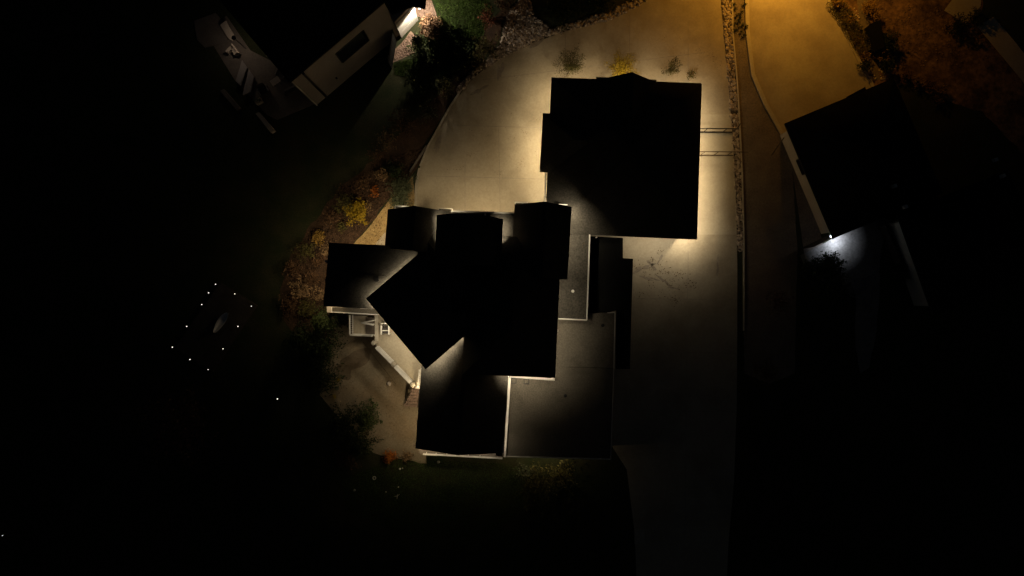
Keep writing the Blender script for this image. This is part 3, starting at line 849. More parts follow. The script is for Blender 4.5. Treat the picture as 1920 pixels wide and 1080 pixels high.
# wedge of paver steps at the end of the deck
for i in range(7):
    z = 2.0 - i * 0.26
    for k in range(3):
        f0, f1 = k / 3, (k + 1) / 3
        y0 = 727 + i * 5.4
        wl, xr = 10 + i * 2.6, 786 - i * 0.5
        xl = xr - wl
        a = W(xl + (xr - xl) * f0 + 0.25, y0 + 1.4 * f0, z); b = W(xl + (xr - xl) * f1 - 0.25, y0 + 1.4 * f1, z)
        MB().beam(a, b, 0.18, 0.07).build('step_paver', M['brick'], deck)
MB().beam(W(774.5, 726, 1.8), W(761, 760, 0.3), 0.06, 0.2).build('stair_stringer', M['brick'], deck)
MB().beam(W(787, 726, 1.9), W(784, 762, 0.3), 0.06, 0.2).build('stair_stringer', M['wood'], deck)

# armchair on the deck
ch = empty('patio_chair', W(725, 617, ZK), 'white framed patio armchair with dark cushion on the raised deck', 'chair')
b0 = world_loc(ch)
for sx in (-0.27, 0.27):
    MB().beam(b0 + Vector((sx, -0.36, 0.62)), b0 + Vector((sx, 0.30, 0.62)), 0.10, 0.05).build('armrest', M['white'], ch)
    for sy in (-0.33, 0.33): MB().box(b0 + Vector((sx, sy, 0.297)), 0.06, 0.06, 0.594).build('leg', M['white'], ch)
MB().box(b0 + Vector((0, 0, 0.40)), 0.46, 0.58, 0.12).build('seat', M['cushion'], ch)
MB().beam(b0 + Vector((0, 0.30, 0.40)), b0 + Vector((0, 0.44, 0.95)), 0.46, 0.08).build('backrest', M['cushion'], ch)
MB().beam(b0 + Vector((-0.24, 0.46, 0.97)), b0 + Vector((0.24, 0.46, 0.97)), 0.05, 0.05).build('back_rail', M['white'], ch)
MB().beam(b0 + Vector((-0.22, -0.08, 0.48)), b0 + Vector((0.22, -0.08, 0.48)), 0.06, 0.03).build('seat_strap', M['white'], ch)

# ------------------------------------------------------------------ guard rails across the side slab
def guard(x0, x1, yb, hgt, m, label, r=0.035, nposts=3, tail=None):
    a, b = W(x0, yb, 0.06), W(x1, yb + 0.5, 0.06)
    t = empty('guard_rail', a, label, 'railing')
    MB().tube(a + Vector((0, 0, hgt)), b + Vector((0, 0, hgt)), r).build('top_rail', m, t)
    MB().tube(a + Vector((0, 0, 0.10)), b + Vector((0, 0, 0.10)), r * 1.5).build('bottom_rail', m, t)
    for i in range(nposts):
        c = a.lerp(b, (i + 0.5) / nposts)
        MB().tube(c, c + Vector((0, 0, hgt)), r * 0.75).build('post', m, t)
    if tail: MB().tube(b + Vector((0, 0, hgt)), b + Vector(tail), r).build('end_brace', m, t)
    return t


guard(1300, 1372, 248, 1.25, M['black'], 'dark guard rail across the slab nearer the front of the garage', 0.04, 2, (0.35, 0.45, 0.9))
guard(1300, 1374, 291.5, 1.45, M['brownmetal'], 'thinner brown guard rail across the slab further down the garage side', 0.03, 3, (0.7, 0.0, 1.35))

# ------------------------------------------------------------------ neighbour house on the right
nb = empty('neighbour_house', W(1640, 330, 0), 'unlit neighbouring house with dark roofs standing beside the orange lit driveway', 'house')
ZN = 2.9
NQ = [(1472, 231), (1676, 146), (1768, 362), (1563, 447)]
roof_solid(nb, NQ, ZN, 1.9, 'hip', 1, M['blackroof'])
nq = walls(nb, NQ, ZN, [0.5, 0.5, 0.35, 0.60], m=M['siding'])
NQ2 = [(1683, 404), (1890, 318), (1975, 500), (1750, 592)]
roof_solid(nb, NQ2, ZN - 0.04, 2.2, 'hip', 1, M['blackroof'])
nq2 = walls(nb, NQ2, ZN - 0.04, [0.6, 0.5, 0.5, 0.50], m=M['siding'])
flat_roof(nb, [(1588, 181), (1622, 163), (1628, 178), (1594, 194)], ZN + 0.03, M['blackroof'], 0.12, 'cornice_return')
for (x, y) in ((1640, 265), (1656, 310), (1677, 349), (1697, 388), (1866, 300), (1880, 330)):
    MB().box(W(x, y, 4.2 if x < 1800 else 3.6), 0.24, 0.24, 0.3, 0.4).build('roof_vent', M['stonegrey'], nb)
gutter(nb, (1472, 232), (1563, 448), ZN, 0.09, 0.1, dz=-0.06, m=M['black'])
window(nb, nq[0], nq[3], 0.35, 1.0, 1.2, 1.1)
p = W(1562, 443, 2.35)
sc = MB().lathe((p.x - 0.10, p.y + 0.0, p.z - 0.1), [(0.05, 0), (0.09, 0.04), (0.09, 0.2), (0.03, 0.24)], 10).build('wall_lamp', emit('cool_lamp_glow', (0.75, 0.85, 1.0), 9.0), nb)
d = bpy.data.lights.new('wall_lamp_light', 'AREA'); d.shape = 'DISK'; d.size = 0.12; d.energy = 46.0; d.spread = math.radians(132); d.color = (0.76, 0.85, 1.0)
o = bpy.data.objects.new('wall_lamp_light', d); o.parent = nb
o.location = W(1578, 451, 1.2) - world_loc(nb); COL.objects.link(o)
sc2 = empty('side_gate', W(1530, 456, 0), 'dark side gate joining the corner of the right hand house', 'gate')
for k in range(6):
    a = W(1556 - k * 9.2, 440 + k * 4.4, 0); b = W(1556 - (k + 0.94) * 9.2, 440 + (k + 0.94) * 4.4, 0)
    MB().beam(a + Vector((0, 0, 1.1)), b + Vector((0, 0, 1.1)), 0.05, 2.15).build('board', M['wood'], sc2)
# low screen fence beside the entrance walk
sf = empty('screen_fence', W(1665, 470, 0), 'dark slatted screen fence beside the cool lit entrance walk', 'fence')
for k in range(5):
    a = W(1648 + k * 8.5, 425 + k * 20, 0); b = W(1655 + k * 8.5, 443 + k * 20, 0)
    MB().beam(a + Vector((0, 0, 0.5)), b + Vector((0, 0, 0.5)), 0.05, 0.9).build('fence_panel', M['wood'], sf)
    MB().box((a.x, a.y, 0.55), 0.1, 0.1, 1.1).build('post', M['wood'], sf)
# leaning pole by the corner
MB_p = MB().tube(W(1447, 291, 0.1), W(1470, 258, 1.9), 0.04).build('leaning_pole', M['brownmetal'])
tag(MB_p, 'thin dark pole leaning at the corner of the right hand neighbouring house', 'pole')

# ------------------------------------------------------------------ neighbour house at the top left
fb = empty('stucco_house', W(650, 60, 0), 'two storey beige stucco house at the upper left with a bright white boarded corner', 'house')
b0, b1 = W(594, 197, 0), W(748, 66, 0)
b2 = W(783, 36, 0)
dirw = (b2 - b0).normalized(); nrm = Vector((-dirw.y, dirw.x, 0))
HT = 6.0
MB().prism([(v.x, v.y) for v in (b0, b1, b1 + nrm * 9, b0 + nrm * 9)], 0, HT).build('wall', M['tstucco'], fb)
rb = [b0 - dirw * 0.15 - nrm * 0.06, b1 + dirw * 0.3 - nrm * 0.06, b1 + dirw * 0.3 + nrm * 9.4, b0 - dirw * 0.15 + nrm * 9.4]
zz = Vector((0, 0, HT))
m1 = (rb[0] + rb[3]) / 2; m2 = (rb[1] + rb[2]) / 2
vs = [v + zz for v in rb] + [v + zz + Vector((0, 0, 0.2)) for v in rb] + [m1.lerp(m2, 0.25) + zz + Vector((0, 0, 2.2)), m1.lerp(m2, 0.75) + zz + Vector((0, 0, 2.2))]
MB().add(vs, [(3, 2, 1, 0), (0, 1, 5, 4), (1, 2, 6, 5), (2, 3, 7, 6), (3, 0, 4, 7), (4, 5, 9, 8), (6, 7, 8, 9), (5, 6, 9), (7, 4, 8)]).build('roof', M['blackroof'], fb)
window(fb, b0, b1, 0.58, 2.9, 2.5, 1.9)
MB().tube(b0 + dirw * 0.95 - nrm * 0.08 + Vector((0, 0, 0.2)), b0 + dirw * 0.95 - nrm * 0.08 + Vector((0, 0, 5.9)), 0.09).build('downpipe', M['frame'], fb)
MB().beam(b0 - nrm * 0.03 + Vector((0, 0, 0)), b0 - nrm * 0.03 + Vector((0, 0, 5.95)), 0.08, 0.08).build('corner_trim', M['white'], fb)
MB().box(b0.lerp(b1, 0.30) - nrm * 0.06 + Vector((0, 0, 1.6)), 0.14, 0.12, 0.14, math.atan2(dirw.y, dirw.x)).build('wall_vent', M['frame'], fb)
# boarded corner block with its porch roof
c0 = b1 + dirw * 0.02 - nrm * 0.25; c1 = b2 - nrm * 0.05
MB().prism([(v.x, v.y) for v in (c0, c1, c1 + nrm * 6, c0 + nrm * 6)], 0, 3.0).build('wall', M['tstucco'], fb)
for k in range(3):
    z = 0.45 + k * 0.86
    MB().beam(c0 - nrm * 0.03 + Vector((0, 0, z)) , c1 - nrm * 0.03 + Vector((0, 0, z)), 0.05, 0.82).build('siding_board', M['panel'], fb)
# step-shaped planter against the boards
e0 = W(736, 22, 2.7); e1 = W(783, 6, 2.7)
pr = [(735, 29), (776, 14), (798, 19), (800, -10), (770, -60), (690, -40)]
MB().prism([(W(x, y, 2.95).x, W(x, y, 2.95).y) for x, y in pr], 3.02, 3.2).build('porch_roof', M['blackroof'], fb)
pl = W(772, 30, 1.9) - nrm * 0.0
lp = W(795, 40, 0) + Vector((0, 0, 2.45))
MB().lathe((lp.x, lp.y, lp.z), [(0.03, 0), (0.10, 0.03), (0.10, 0.2), (0.03, 0.26)], 10).build('wall_lantern', emit('lantern_glow', (1.0, 0.88, 0.7), 8.0), fb)
d = bpy.data.lights.new('wall_lantern_light', 'SPOT'); d.energy = 820; d.color = (1.0, 0.84, 0.62); d.shadow_soft_size = 0.07; d.spot_size = math.radians(166); d.spot_blend = 0.25
o = bpy.data.objects.new('wall_lantern_light', d); o.parent = fb; o.location = lp + Vector((0, 0, -0.10)) - world_loc(fb); COL.objects.link(o)

pf = empty('lantern_blocker', W(743, 76, 0), 'short black board screen added to block the lantern light by the gravel', 'fence')  # blocker added to cut off the lantern light left of the gravel
for k in range(7):
    a = W(744 - k * 1.35, 74 + k * 8, 0); b = W(744 - (k + 0.95) * 1.35, 74 + (k + 0.95) * 8, 0)
    MB().beam(a + Vector((0, 0, 1.0)), b + Vector((0, 0, 1.0)), 0.05, 1.95).build('board', M['rubber'], pf)
# terrace of that house with its furniture
ter = sheet('terrace', [(385, 60), (425, 30), (470, 95), (540, 130), (590, 195), (520, 225), (500, 215), (440, 150)], 0.05, M['terrace'], 0.05)
sheet('terrace_landing', [(365, 40), (405, 25), (435, 60), (425, 80), (385, 90), (370, 75)], 0.10, M['terrace'], 0.10)
t = tag(MB().prism([(W(x, y, 0.4).x, W(x, y, 0.4).y) for x, y in ((413, 47), (424, 39), (440, 67), (435, 76), (428, 72))], 0.3, 0.45).build('stone_bench', M['lightstone']), 'pale stone bench slab at the far end of the dim terrace', 'bench')
t = empty('corner_sofa', W(430, 92, 0.05), 'small pale corner sofa on the dim upper left terrace', 'sofa')
for pts, z0, z1, nm in ((((422, 96), (434, 83), (438, 88), (426, 99)), 0.1, 0.5, 'seat'), (((434, 83), (445, 98), (439, 103), (433, 92)), 0.1, 0.5, 'seat'), (((434, 81), (447, 97), (445, 98.5), (433, 83)), 0.1, 0.8, 'backrest')):
    MB().prism([(W(x, y, z1).x, W(x, y, z1).y) for x, y in pts], z0, z1).build(nm, M['lightstone'], t)
for i, (pts, lab) in enumerate(((((454, 113), (463, 127), (451, 160), (442, 152)), 'tan long lounger lying left on the dim terrace'), (((466, 130), (476, 144), (470, 172), (455, 178)), 'tan long lounger lying right of the other lounger on the terrace'))):
    t = empty('terrace_lounger', W(*pts[3], 0.05), lab, 'lounger')
    P = [W(x, y, 0.4) for x, y in pts]
    MB().prism([(v.x, v.y) for v in P], 0.28, 0.42).build('mattress', M['tstucco'], t)
    for v in inset(P, 0.08): MB().box((v.x, v.y, 0.16), 0.06, 0.06, 0.23).build('leg', M['wood'], t)
t = empty('dining_table', W(515, 158, 0.05), 'small white topped table near the stucco house wall on the terrace', 'table')
c = W(516, 152, 0.75)
MB().box((c.x, c.y, 0.75), 0.7, 0.45, 0.04, 0.6).build('table_top', M['lightstone'], t)
for sx, sy in ((-0.2, -0.2), (0.25, -0.05), (0.1, 0.25), (-0.25, 0.1)): MB().box((c.x + sx, c.y + sy, 0.39), 0.05, 0.05, 0.68).build('leg', M['wood'], t)
t = empty('side_bench', W(545, 168, 0.05), 'brown wooden bench between the terrace and the stucco wall corner', 'bench')
for k in range(3):
    MB().beam(W(534, 170 + k * 4, 0.45), W(553, 160 + k * 4, 0.45), 0.13, 0.05).build('slat', M['wood'] if k != 0 else M['tstucco'], t)
for (x, y) in ((537, 174), (551, 166)): MB().box(W(x, y, 0.24), 0.08, 0.4, 0.38).build('leg', M['wood'], t)
t = tag(MB().prism([(W(x, y, 0.5).x, W(x, y, 0.5).y) for x, y in ((479, 213), (485, 210), (514, 244), (507, 248))], 0, 0.5).build('low_wall', M['lightstone']), 'short pale low wall running down from the dim terrace', 'wall')
t = tag(MB().prism([(W(x, y, 0.3).x, W(x, y, 0.3).y) for x, y in ((412, 170), (420, 167), (450, 202), (443, 206))], 0, 0.3).build('low_wall', M['terrace']), 'darker low wall parallel to and left of the pale low wall', 'wall')
t = tag(MB().box(W(503, 101, 0.7), 0.26, 0.55, 0.9, 0.5).build('white_cooler', M['white']), 'small white upright cooler beside the dim terrace', 'cooler')
for (x, y, r_, lab) in ((497, 172, 0.5, 'dark armchair on the terrace left of the small table'), (530, 140, -0.4, 'dark armchair on the terrace above the small table')):
    t = empty('terrace_chair', W(x, y, 0.05), lab, 'chair')
    b = world_loc(t)
    MB().box(b + Vector((0, 0, 0.36)), 0.6, 0.6, 0.14, r_).build('seat', M['cushion'], t)
    ax = Vector((math.cos(r_), math.sin(r_), 0)); ay = Vector((-ax.y, ax.x, 0))
    MB().box(b + ay * 0.33 + Vector((0, 0, 0.52)), 0.6, 0.1, 0.6, r_).build('backrest', M['wood'], t)
    for k in (-1, 1):
        MB().box(b + ax * (0.34 * k) + Vector((0, 0, 0.5)), 0.07, 0.55, 0.06, r_).build('armrest', M['tstucco'], t)
        for k2 in (-1, 1): MB().box(b + ax * (0.34 * k) + ay * (0.22 * k2) + Vector((0, 0, 0.235)), 0.06, 0.06, 0.46, r_).build('leg', M['wood'], t)
for (x, y, lab) in ((488, 192, 'pale planter box at the lower edge of the dim terrace'), (556, 113, 'pale planter box beside the left end of the stucco wall')):
    t = empty('planter_box', W(x, y, 0.0), lab, 'planter')
    b = world_loc(t)
    MB().box(b + Vector((0, 0, 0.28)), 0.5, 0.34, 0.45, 0.5).build('box', M['lightstone'], t)
    V, F = leaves(RNG.normal(0, 1, (160, 3)) * np.array([0.17, 0.13, 0.08]) + np.array([b.x, b.y, 0.62]), 0.05); soup('foliage', V, F, L_['grey'], t)
# terrace lantern: faint glow seen over the terrace
tl = empty('terrace_lantern', W(462, 92, 0), 'faint post lantern standing by the dim upper left terrace', 'lamp')
p = W(462, 92, 0)
MB().tube(p, p + Vector((0, 0, 2.2)), 0.03).build('post', M['black'], tl)
MB().lathe((p.x, p.y, 2.34), [(0.16, 0), (0.17, 0.03), (0.02, 0.14)], 10).build('shade', M['black'], tl)
MB().lathe((p.x, p.y, 2.2), [(0.05, 0), (0.06, 0.06), (0.04, 0.12)], 8).build('bulb', emit('faint_bulb', (1.0, 0.8, 0.6), 0.5), tl)
d = bpy.data.lights.new('lantern_light', 'POINT'); d.energy = 46; d.color = (1.0, 0.78, 0.58); d.shadow_soft_size = 0.06
o = bpy.data.objects.new('lantern_light', d); o.parent = tl; o.location = (0, 0, 2.15); COL.objects.link(o)

# ------------------------------------------------------------------ platform ringed by post lamps
plat = empty('timber_platform', W(397, 613, 0), 'dark rectangular timber platform ringed with small white lamps', 'platform')
A, B, C_, D_ = W(412, 531, 0.3), W(480, 573, 0.3), W(397, 697, 0.3), W(328, 653, 0.3)
nb_ = 22
for k in range(nb_):
    f = (k + 0.5) / nb_
    MB().beam(A.lerp(D_, f), B.lerp(C_, f), (D_ - A).length / nb_ - 0.012, 0.04).build('plank', M['wood'], plat)
for e0, e1 in ((A, B), (B, C_), (C_, D_), (D_, A)):
    MB().beam(e0 - Vector((0, 0, 0.16)), e1 - Vector((0, 0, 0.16)), 0.06, 0.26).build('edge_joist', M['wood'], plat)
lampM = emit('white_lamp_glow', (1.0, 0.93, 0.80), 1.5)
lamp0 = None
spots = [(404, 533, 'at the top corner of the platform', 1), (391, 549, 'second down the left side of the platform', 1), (378, 571, 'third down the left side of the platform', 1),
         (350, 612, 'fourth down the left side of the platform', 1), (323, 651, 'at the left corner of the platform', 1), (440, 551, 'midway along the upper side of the platform', 1),
         (471, 574, 'at the right corner of the platform', 0.8), (446, 612, 'second down the right side of the platform', 1), (418, 654, 'third down the right side of the platform', 0.9),
         (356, 674, 'midway along the lower side of the platform', 1), (390, 693, 'dimmest, at the bottom corner of the platform', 0.6)]
for (x, y, where, s) in spots:
    if lamp0 is None:
        lamp0 = empty('post_lamp', W(x, y, 0.93) - Vector((0, 0, 0.61)), 'small white post lamp ' + where, 'lamp', 'lamps round the platform')
        b = lamp0.location
        MB().tube(b, b + Vector((0, 0, 0.55)), 0.025).build('post', M['black'], lamp0)
        MB().lathe((b.x, b.y, b.z + 0.55), [(0.025, 0), (0.034, 0.02), (0.034, 0.10), (0.025, 0.13)], 10).build('lamp_glass', lampM, lamp0)
        MB().lathe((b.x, b.y, b.z + 0.685), [(0.02, 0), (0.02, 0.01), (0.008, 0.03)], 8).build('finial', M['black'], lamp0)
    else:
        c = copy_tree(lamp0)
        c.location = W(x, y, 0.93) - Vector((0, 0, 0.61)); c['label'] = 'small white post lamp ' + where
        c.scale = (s, s, 1)
# sagging pale hammock
ham = empty('hammock', W(412, 604, 0.32), 'pale crescent shaped hammock slung in the middle of the dark platform', 'hammock')
h0, h1 = W(428, 586, 0.9), W(402, 624, 0.9)
vs = []; fs = []
nn, mm = 18, 6
dd = (h1 - h0).normalized(); pp = Vector((-dd.y, dd.x, 0))
for i in range(nn + 1):
    t_ = i / nn
    c = h0.lerp(h1, t_) - Vector((0, 0, 0.42 * math.sin(math.pi * t_))) + pp * (-0.16 * math.sin(math.pi * t_))
    w = 0.05 + 0.24 * math.sin(math.pi * t_) ** 0.7
    for j in range(mm + 1):
        u = 2 * j / mm - 1
        vs.append(c + pp * (u * w) + Vector((0, 0, 0.12 * u * u)))
for i in range(nn):
    for j in range(mm):
        a = i * (mm + 1) + j; fs.append((a, a + 1, a + mm + 2, a + mm + 1))
hm = MB().add(vs, fs).build('cloth', M['cloth'], ham, True)
md = hm.modifiers.new('thickness', 'SOLIDIFY'); md.thickness = 0.015
for e in (h0, h1): MB().tube((e.x, e.y, 0.32), (e.x, e.y, 1.0), 0.04).build('stand_post', M['wood'], ham)
# one faint point light at a post lamp reaches the hammock
d = bpy.data.lights.new('lamp_light', 'POINT'); d.energy = 0.22; d.color = (1, 0.93, 0.85); d.shadow_soft_size = 0.05
o = bpy.data.objects.new('lamp_light', d); o.location = W(446, 612, 0.95); COL.objects.link(o)
o.parent = plat; o.location = o.location - world_loc(plat)
# lone path lamp
c = copy_tree(lamp0); c.location = W(520, 748, 0.6) - Vector((0, 0, 0.6)); c.scale = (1.5, 1.2, 1); c['label'] = 'lone white path lamp standing in the dark garden below the platform'; c['group'] = 'garden lamps'
c = copy_tree(lamp0); c.location = W(5, 1004, 0.6) - Vector((0, 0, 0.6)); c.scale = (0.3, 0.3, 1); c['label'] = 'faint lamp at the lower left edge of the picture'; c['group'] = 'garden lamps'

# ------------------------------------------------------------------ street lamp beyond the top of the frame
st = empty('street_lamp', W(1452, -105, 0), 'tall street lamp with an amber sodium head over the neighbouring driveway', 'street lamp')
p = W(1490, -118, 0)
MB().tube(p, p + Vector((0, 0, 8.4)), 0.09, 0.05, 10).build('pole', M['black'], st)
arm_e = W(1452, -105, 0) + Vector((0, 0, 8.5)); MB().tube(p + Vector((0, 0, 8.35)), arm_e, 0.035).build('arm', M['black'], st)
MB().lathe((arm_e.x, arm_e.y, 8.25), [(0.22, 0.0), (0.24, 0.05), (0.14, 0.2), (0.04, 0.26)], 12).build('lamp_hood', M['black'], st)
SOD = (1.0, 0.43, 0.04)
MB().lathe((arm_e.x, arm_e.y, 8.20), [(0.10, 0.0), (0.16, 0.05)], 12).build('lamp_bowl', emit('sodium_glow', SOD, 12.0), st)
d = bpy.data.lights.new('sodium_light', 'AREA'); d.shape = 'DISK'; d.size = 0.35; d.spread = math.radians(150); d.energy = 1150; d.color = SOD
o = bpy.data.objects.new('sodium_light', d); o.parent = st; o.location = Vector((arm_e.x, arm_e.y, 8.16)) - world_loc(st); COL.objects.link(o)


# ------------------------------------------------------------------ plants
def shrub(name, px, py, r, h, leaf, label, cat='shrub', n=900, s=0.06, sprays=None, stretch=1.0, rot=0.0, droop=0.3, group=None, cone=False, stems=True, z0=0.0):
    """plant whose crown is seen centred on (px, py); leafy sprays leave a common base and fan out"""
    top = W(px, py, z0 + h * 0.6)
    base = Vector((top.x, top.y, z0))
    t = empty(name, base, label, cat, group)
    k = sprays or max(7, int(9 + r * 9))
    mbs = MB(); Cs = []
    per = max(6, n // k)
    ca, sa = math.cos(rot), math.sin(rot)
    if stems and cone:
        mbs.tube(base, base + Vector((0, 0, h * 0.92)), 0.03 + 0.03 * r, 0.01, 7)
    for i in range(k):
        ang = 2 * math.pi * (i + random.uniform(-0.45, 0.45)) / k * (1 if not cone else 2.618 * 2)
        if cone:
            f = (i + 0.5) / k
            zb = h * (0.06 + 0.9 * f)
            rr = r * (1 - f) ** 0.85 * random.uniform(0.75, 1.12) + 0.05
            st_ = Vector((base.x, base.y, z0 + zb)); dz = -droop * rr * 0.5
        else:
            rr = r * random.uniform(0.25, 1.12)
            st_ = base + Vector((0, 0, 0.05)); dz = h * random.uniform(0.62, 1.0) * (1.0 - 0.35 * (rr / r) ** 2)
        x, y = rr * math.cos(ang), rr * math.sin(ang) * stretch
        tip = Vector((st_.x + x * ca - y * sa, st_.y + x * sa + y * ca, st_.z + dz))
        if not cone: mid = st_.lerp(tip, 0.55) + Vector((0, 0, 0.18 * h))
        else: mid = st_.lerp(tip, 0.5) + Vector((0, 0, 0.05))
        if stems:
            mbs.tube(st_, mid, 0.014 + 0.012 * r, 0.012, 5)
            mbs.tube(mid, tip, 0.012, 0.006, 4)
        tt = RNG.uniform(0.30 if not cone else 0.12, 1.05, per)[:, None]
        S0, M0, T0_ = np.array(st_), np.array(mid), np.array(tip)
        pts = (1 - tt) ** 2 * S0 + 2 * (1 - tt) * tt * M0 + tt ** 2 * T0_
        wdt = (0.10 + 0.20 * r) * (np.sin(np.pi * np.clip(tt, 0, 1) * 0.9) * 0.8 + 0.25)
        pts = pts + RNG.normal(0, 1, (per, 3)) * wdt * np.array([0.55, 0.55, 0.40])
        pts[:, 2] = np.maximum(pts[:, 2], z0 + 0.05)
        Cs.append(pts)
    if stems: mbs.build('trunk' if cat == 'tree' else 'stem', M['trunk'], t)
    V, F = leaves(np.vstack(Cs), s)
    soup('crown' if cat == 'tree' else 'foliage', V, F, L_[leaf], t)
    return t


# in front of the garage
shrub('young_tree', 1071, 121, 1.3, 2.3, 'olive', 'dark olive feathery tree at the left front of the garage', 'tree', 2600, 0.042, 22)
shrub('yellow_tree', 1168, 124, 1.15, 2.3, 'yellow', 'bright yellow lit tree under the front gable of the garage', 'tree', 3600, 0.042, 26)
shrub('young_tree', 1262, 126, 0.8, 1.9, 'olive', 'sparse olive tree at the right front of the garage', 'tree', 1000, 0.042, 13)
shrub('small_shrub', 1297, 139, 0.38, 1.1, 'olive', 'smallest sparse shrub near the right front corner of the garage', 'shrub', 170, 0.05)
# left bed beside the court
shrub('round_shrub', 755, 352, 1.15, 1.2, 'grey', 'rounded green shrub at the lower left edge of the court', 'shrub', 3200, 0.05, 40)
shrub('round_shrub', 748, 376, 0.85, 1.0, 'grey', 'rounded green shrub tucked against the left gable', 'shrub', 1900, 0.05, 30)
shrub('yellow_shrub', 668, 396, 1.05, 1.5, 'yellow', 'large yellow leaved shrub beside the tan gravel path', 'shrub', 1700, 0.065)
shrub('gold_shrub', 648, 380, 1.0, 1.6, 'olive', 'olive shrub just above the large yellow shrub', 'shrub', 900, 0.065)
shrub('gold_shrub', 595, 446, 0.62, 1.0, 'gold', 'golden shrub in the mulch left of the left wing corner', 'shrub', 420, 0.07)
shrub('gold_shrub', 640, 425, 0.5, 0.9, 'olive', 'small dim shrub below the large yellow shrub', 'shrub', 220, 0.06)
shrub('tan_shrub', 716, 326, 0.55, 1.0, 'tan', 'tan fan shaped shrub in the upper mulch bed', 'shrub', 330, 0.07)
shrub('orange_shrub', 702, 359, 0.36, 0.6, 'orange', 'little orange shrub between the tan and the yellow shrubs', 'shrub', 200, 0.06, stretch=1.4)
shrub('tan_shrub', 640, 520, 0.0001 + 0.7, 1.2, 'brown', 'brown twiggy shrub beside the left wing wall', 'shrub', 400, 0.06)
shrub('brown_shrub', 566, 545, 1.0, 1.4, 'tan', 'tan brown loose shrub at the lower left of the mulch bed', 'shrub', 620, 0.07)
shrub('brown_shrub', 586, 520, 0.8, 1.3, 'brown', 'brown loose shrub above the tan brown shrub in the mulch', 'shrub', 420, 0.06)
shrub('brown_shrub', 600, 552, 0.6, 1.0, 'tan', 'small tan shrub touching the left wing corner', 'shrub', 300, 0.06)
for (x, y, r, h, lf, lab, n) in (
    (622, 408, 0.8, 1.1, 'brown', 'brown shrub left of the large yellow shrub', 420),
    (612, 470, 0.55, 0.8, 'tan', 'low tan shrub touching the upper corner of the left wing', 300),
    (572, 470, 0.9, 1.2, 'olive', 'dim olive shrub left of the golden shrub', 520),
    (548, 505, 0.9, 1.2, 'brown', 'dim brown shrub at the left margin of the mulch bed', 480),
    (595, 490, 0.6, 0.9, 'brown', 'dim brown shrub below the first golden shrub', 300),
    (545, 570, 1.0, 1.3, 'brown', 'brown shrub left of the evergreen row', 620),
    (574, 578, 0.8, 1.1, 'olive', 'olive shrub just above the lit evergreen', 620),
    (690, 385, 0.45, 0.7, 'tan', 'small tan shrub right of the large yellow shrub', 200),
    (676, 345, 0.7, 1.0, 'brown', 'brown shrub above the yellow shrub in the upper bed', 380),
    (738, 322, 0.8, 1.0, 'dark', 'dark shrub just above the rounded green shrub', 900),
    (706, 290, 0.9, 1.2, 'brown', 'dim brown shrub at the top of the mulch bed', 380)):
    shrub('bed_shrub', x, y, r, h, lf, lab, 'shrub', n, 0.06)
for (x, y, r, h, lf, lab, n) in (
    (652, 862, 1.0, 1.2, 'brown', 'dim brown shrub below the dark evergreens', 420),
    (985, 885, 0.9, 1.2, 'grey', 'dim grey green shrub left of the olive tree below the flat roof', 420),
    (1000, 950, 1.2, 1.6, 'olive', 'dim olive shrub lower than the olive tree', 620)):
    shrub('garden_shrub', x, y, r, h, lf, lab, 'shrub', n, 0.06)
# evergreens along the yard
shrub('evergreen_tree', 604, 603, 1.35, 3.2, 'green', 'lit green evergreen at the left edge of the yard below the left wing', 'tree', 2600, 0.075, 46, cone=True)
shrub('evergreen_tree', 598, 655, 1.5, 3.6, 'dark', 'dark evergreen in the middle of the row at the yard edge', 'tree', 2600, 0.08, 46, cone=True)
shrub('evergreen_tree', 594, 712, 1.6, 3.6, 'dark', 'dark evergreen with yellow pots beside it at the yard edge', 'tree', 2600, 0.08, 46, cone=True)
shrub('evergreen_tree', 560, 640, 1.5, 3.8, 'dark', 'dark evergreen standing behind the yard edge row', 'tree', 2200, 0.08, 40, cone=True)
shrub('evergreen_tree', 684, 786, 1.05, 2.7, 'green', 'green evergreen at the lower left of the yard', 'tree', 2000, 0.075, 40, cone=True, stretch=1.3)
shrub('evergreen_tree', 672, 838, 1.35, 3.0, 'dark', 'dark evergreen left of the orange bush', 'tree', 2000, 0.075, 40, cone=True)
shrub('evergreen_tree', 636, 800, 1.6, 3.8, 'dark', 'large dark evergreen outside the lower left of the yard', 'tree', 2200, 0.08, 40, cone=True)
shrub('orange_bush', 731, 856, 0.55, 0.8, 'orange', 'round orange bush at the bottom corner of the yard', 'shrub', 900, 0.055, 24)
shrub('tan_bush', 763, 856, 0.45, 0.6, 'tan', 'round tan bush beside the orange bush', 'shrub', 420, 0.055, 20)
shrub('spreading_tree', 1006, 915, 1.7, 2.6, 'olive', 'dim olive tree growing below the flat roof', 'tree', 1300, 0.08)
shrub('spreading_tree', 1050, 895, 1.4, 2.2, 'olive', 'dim olive shrub right of the olive tree below the flat roof', 'tree', 700, 0.08)
shrub('tall_tree', 330, 800, 3.0, 6.0, 'brown', 'large dark brown tree in the unlit lower left garden', 'tree', 1800, 0.11)
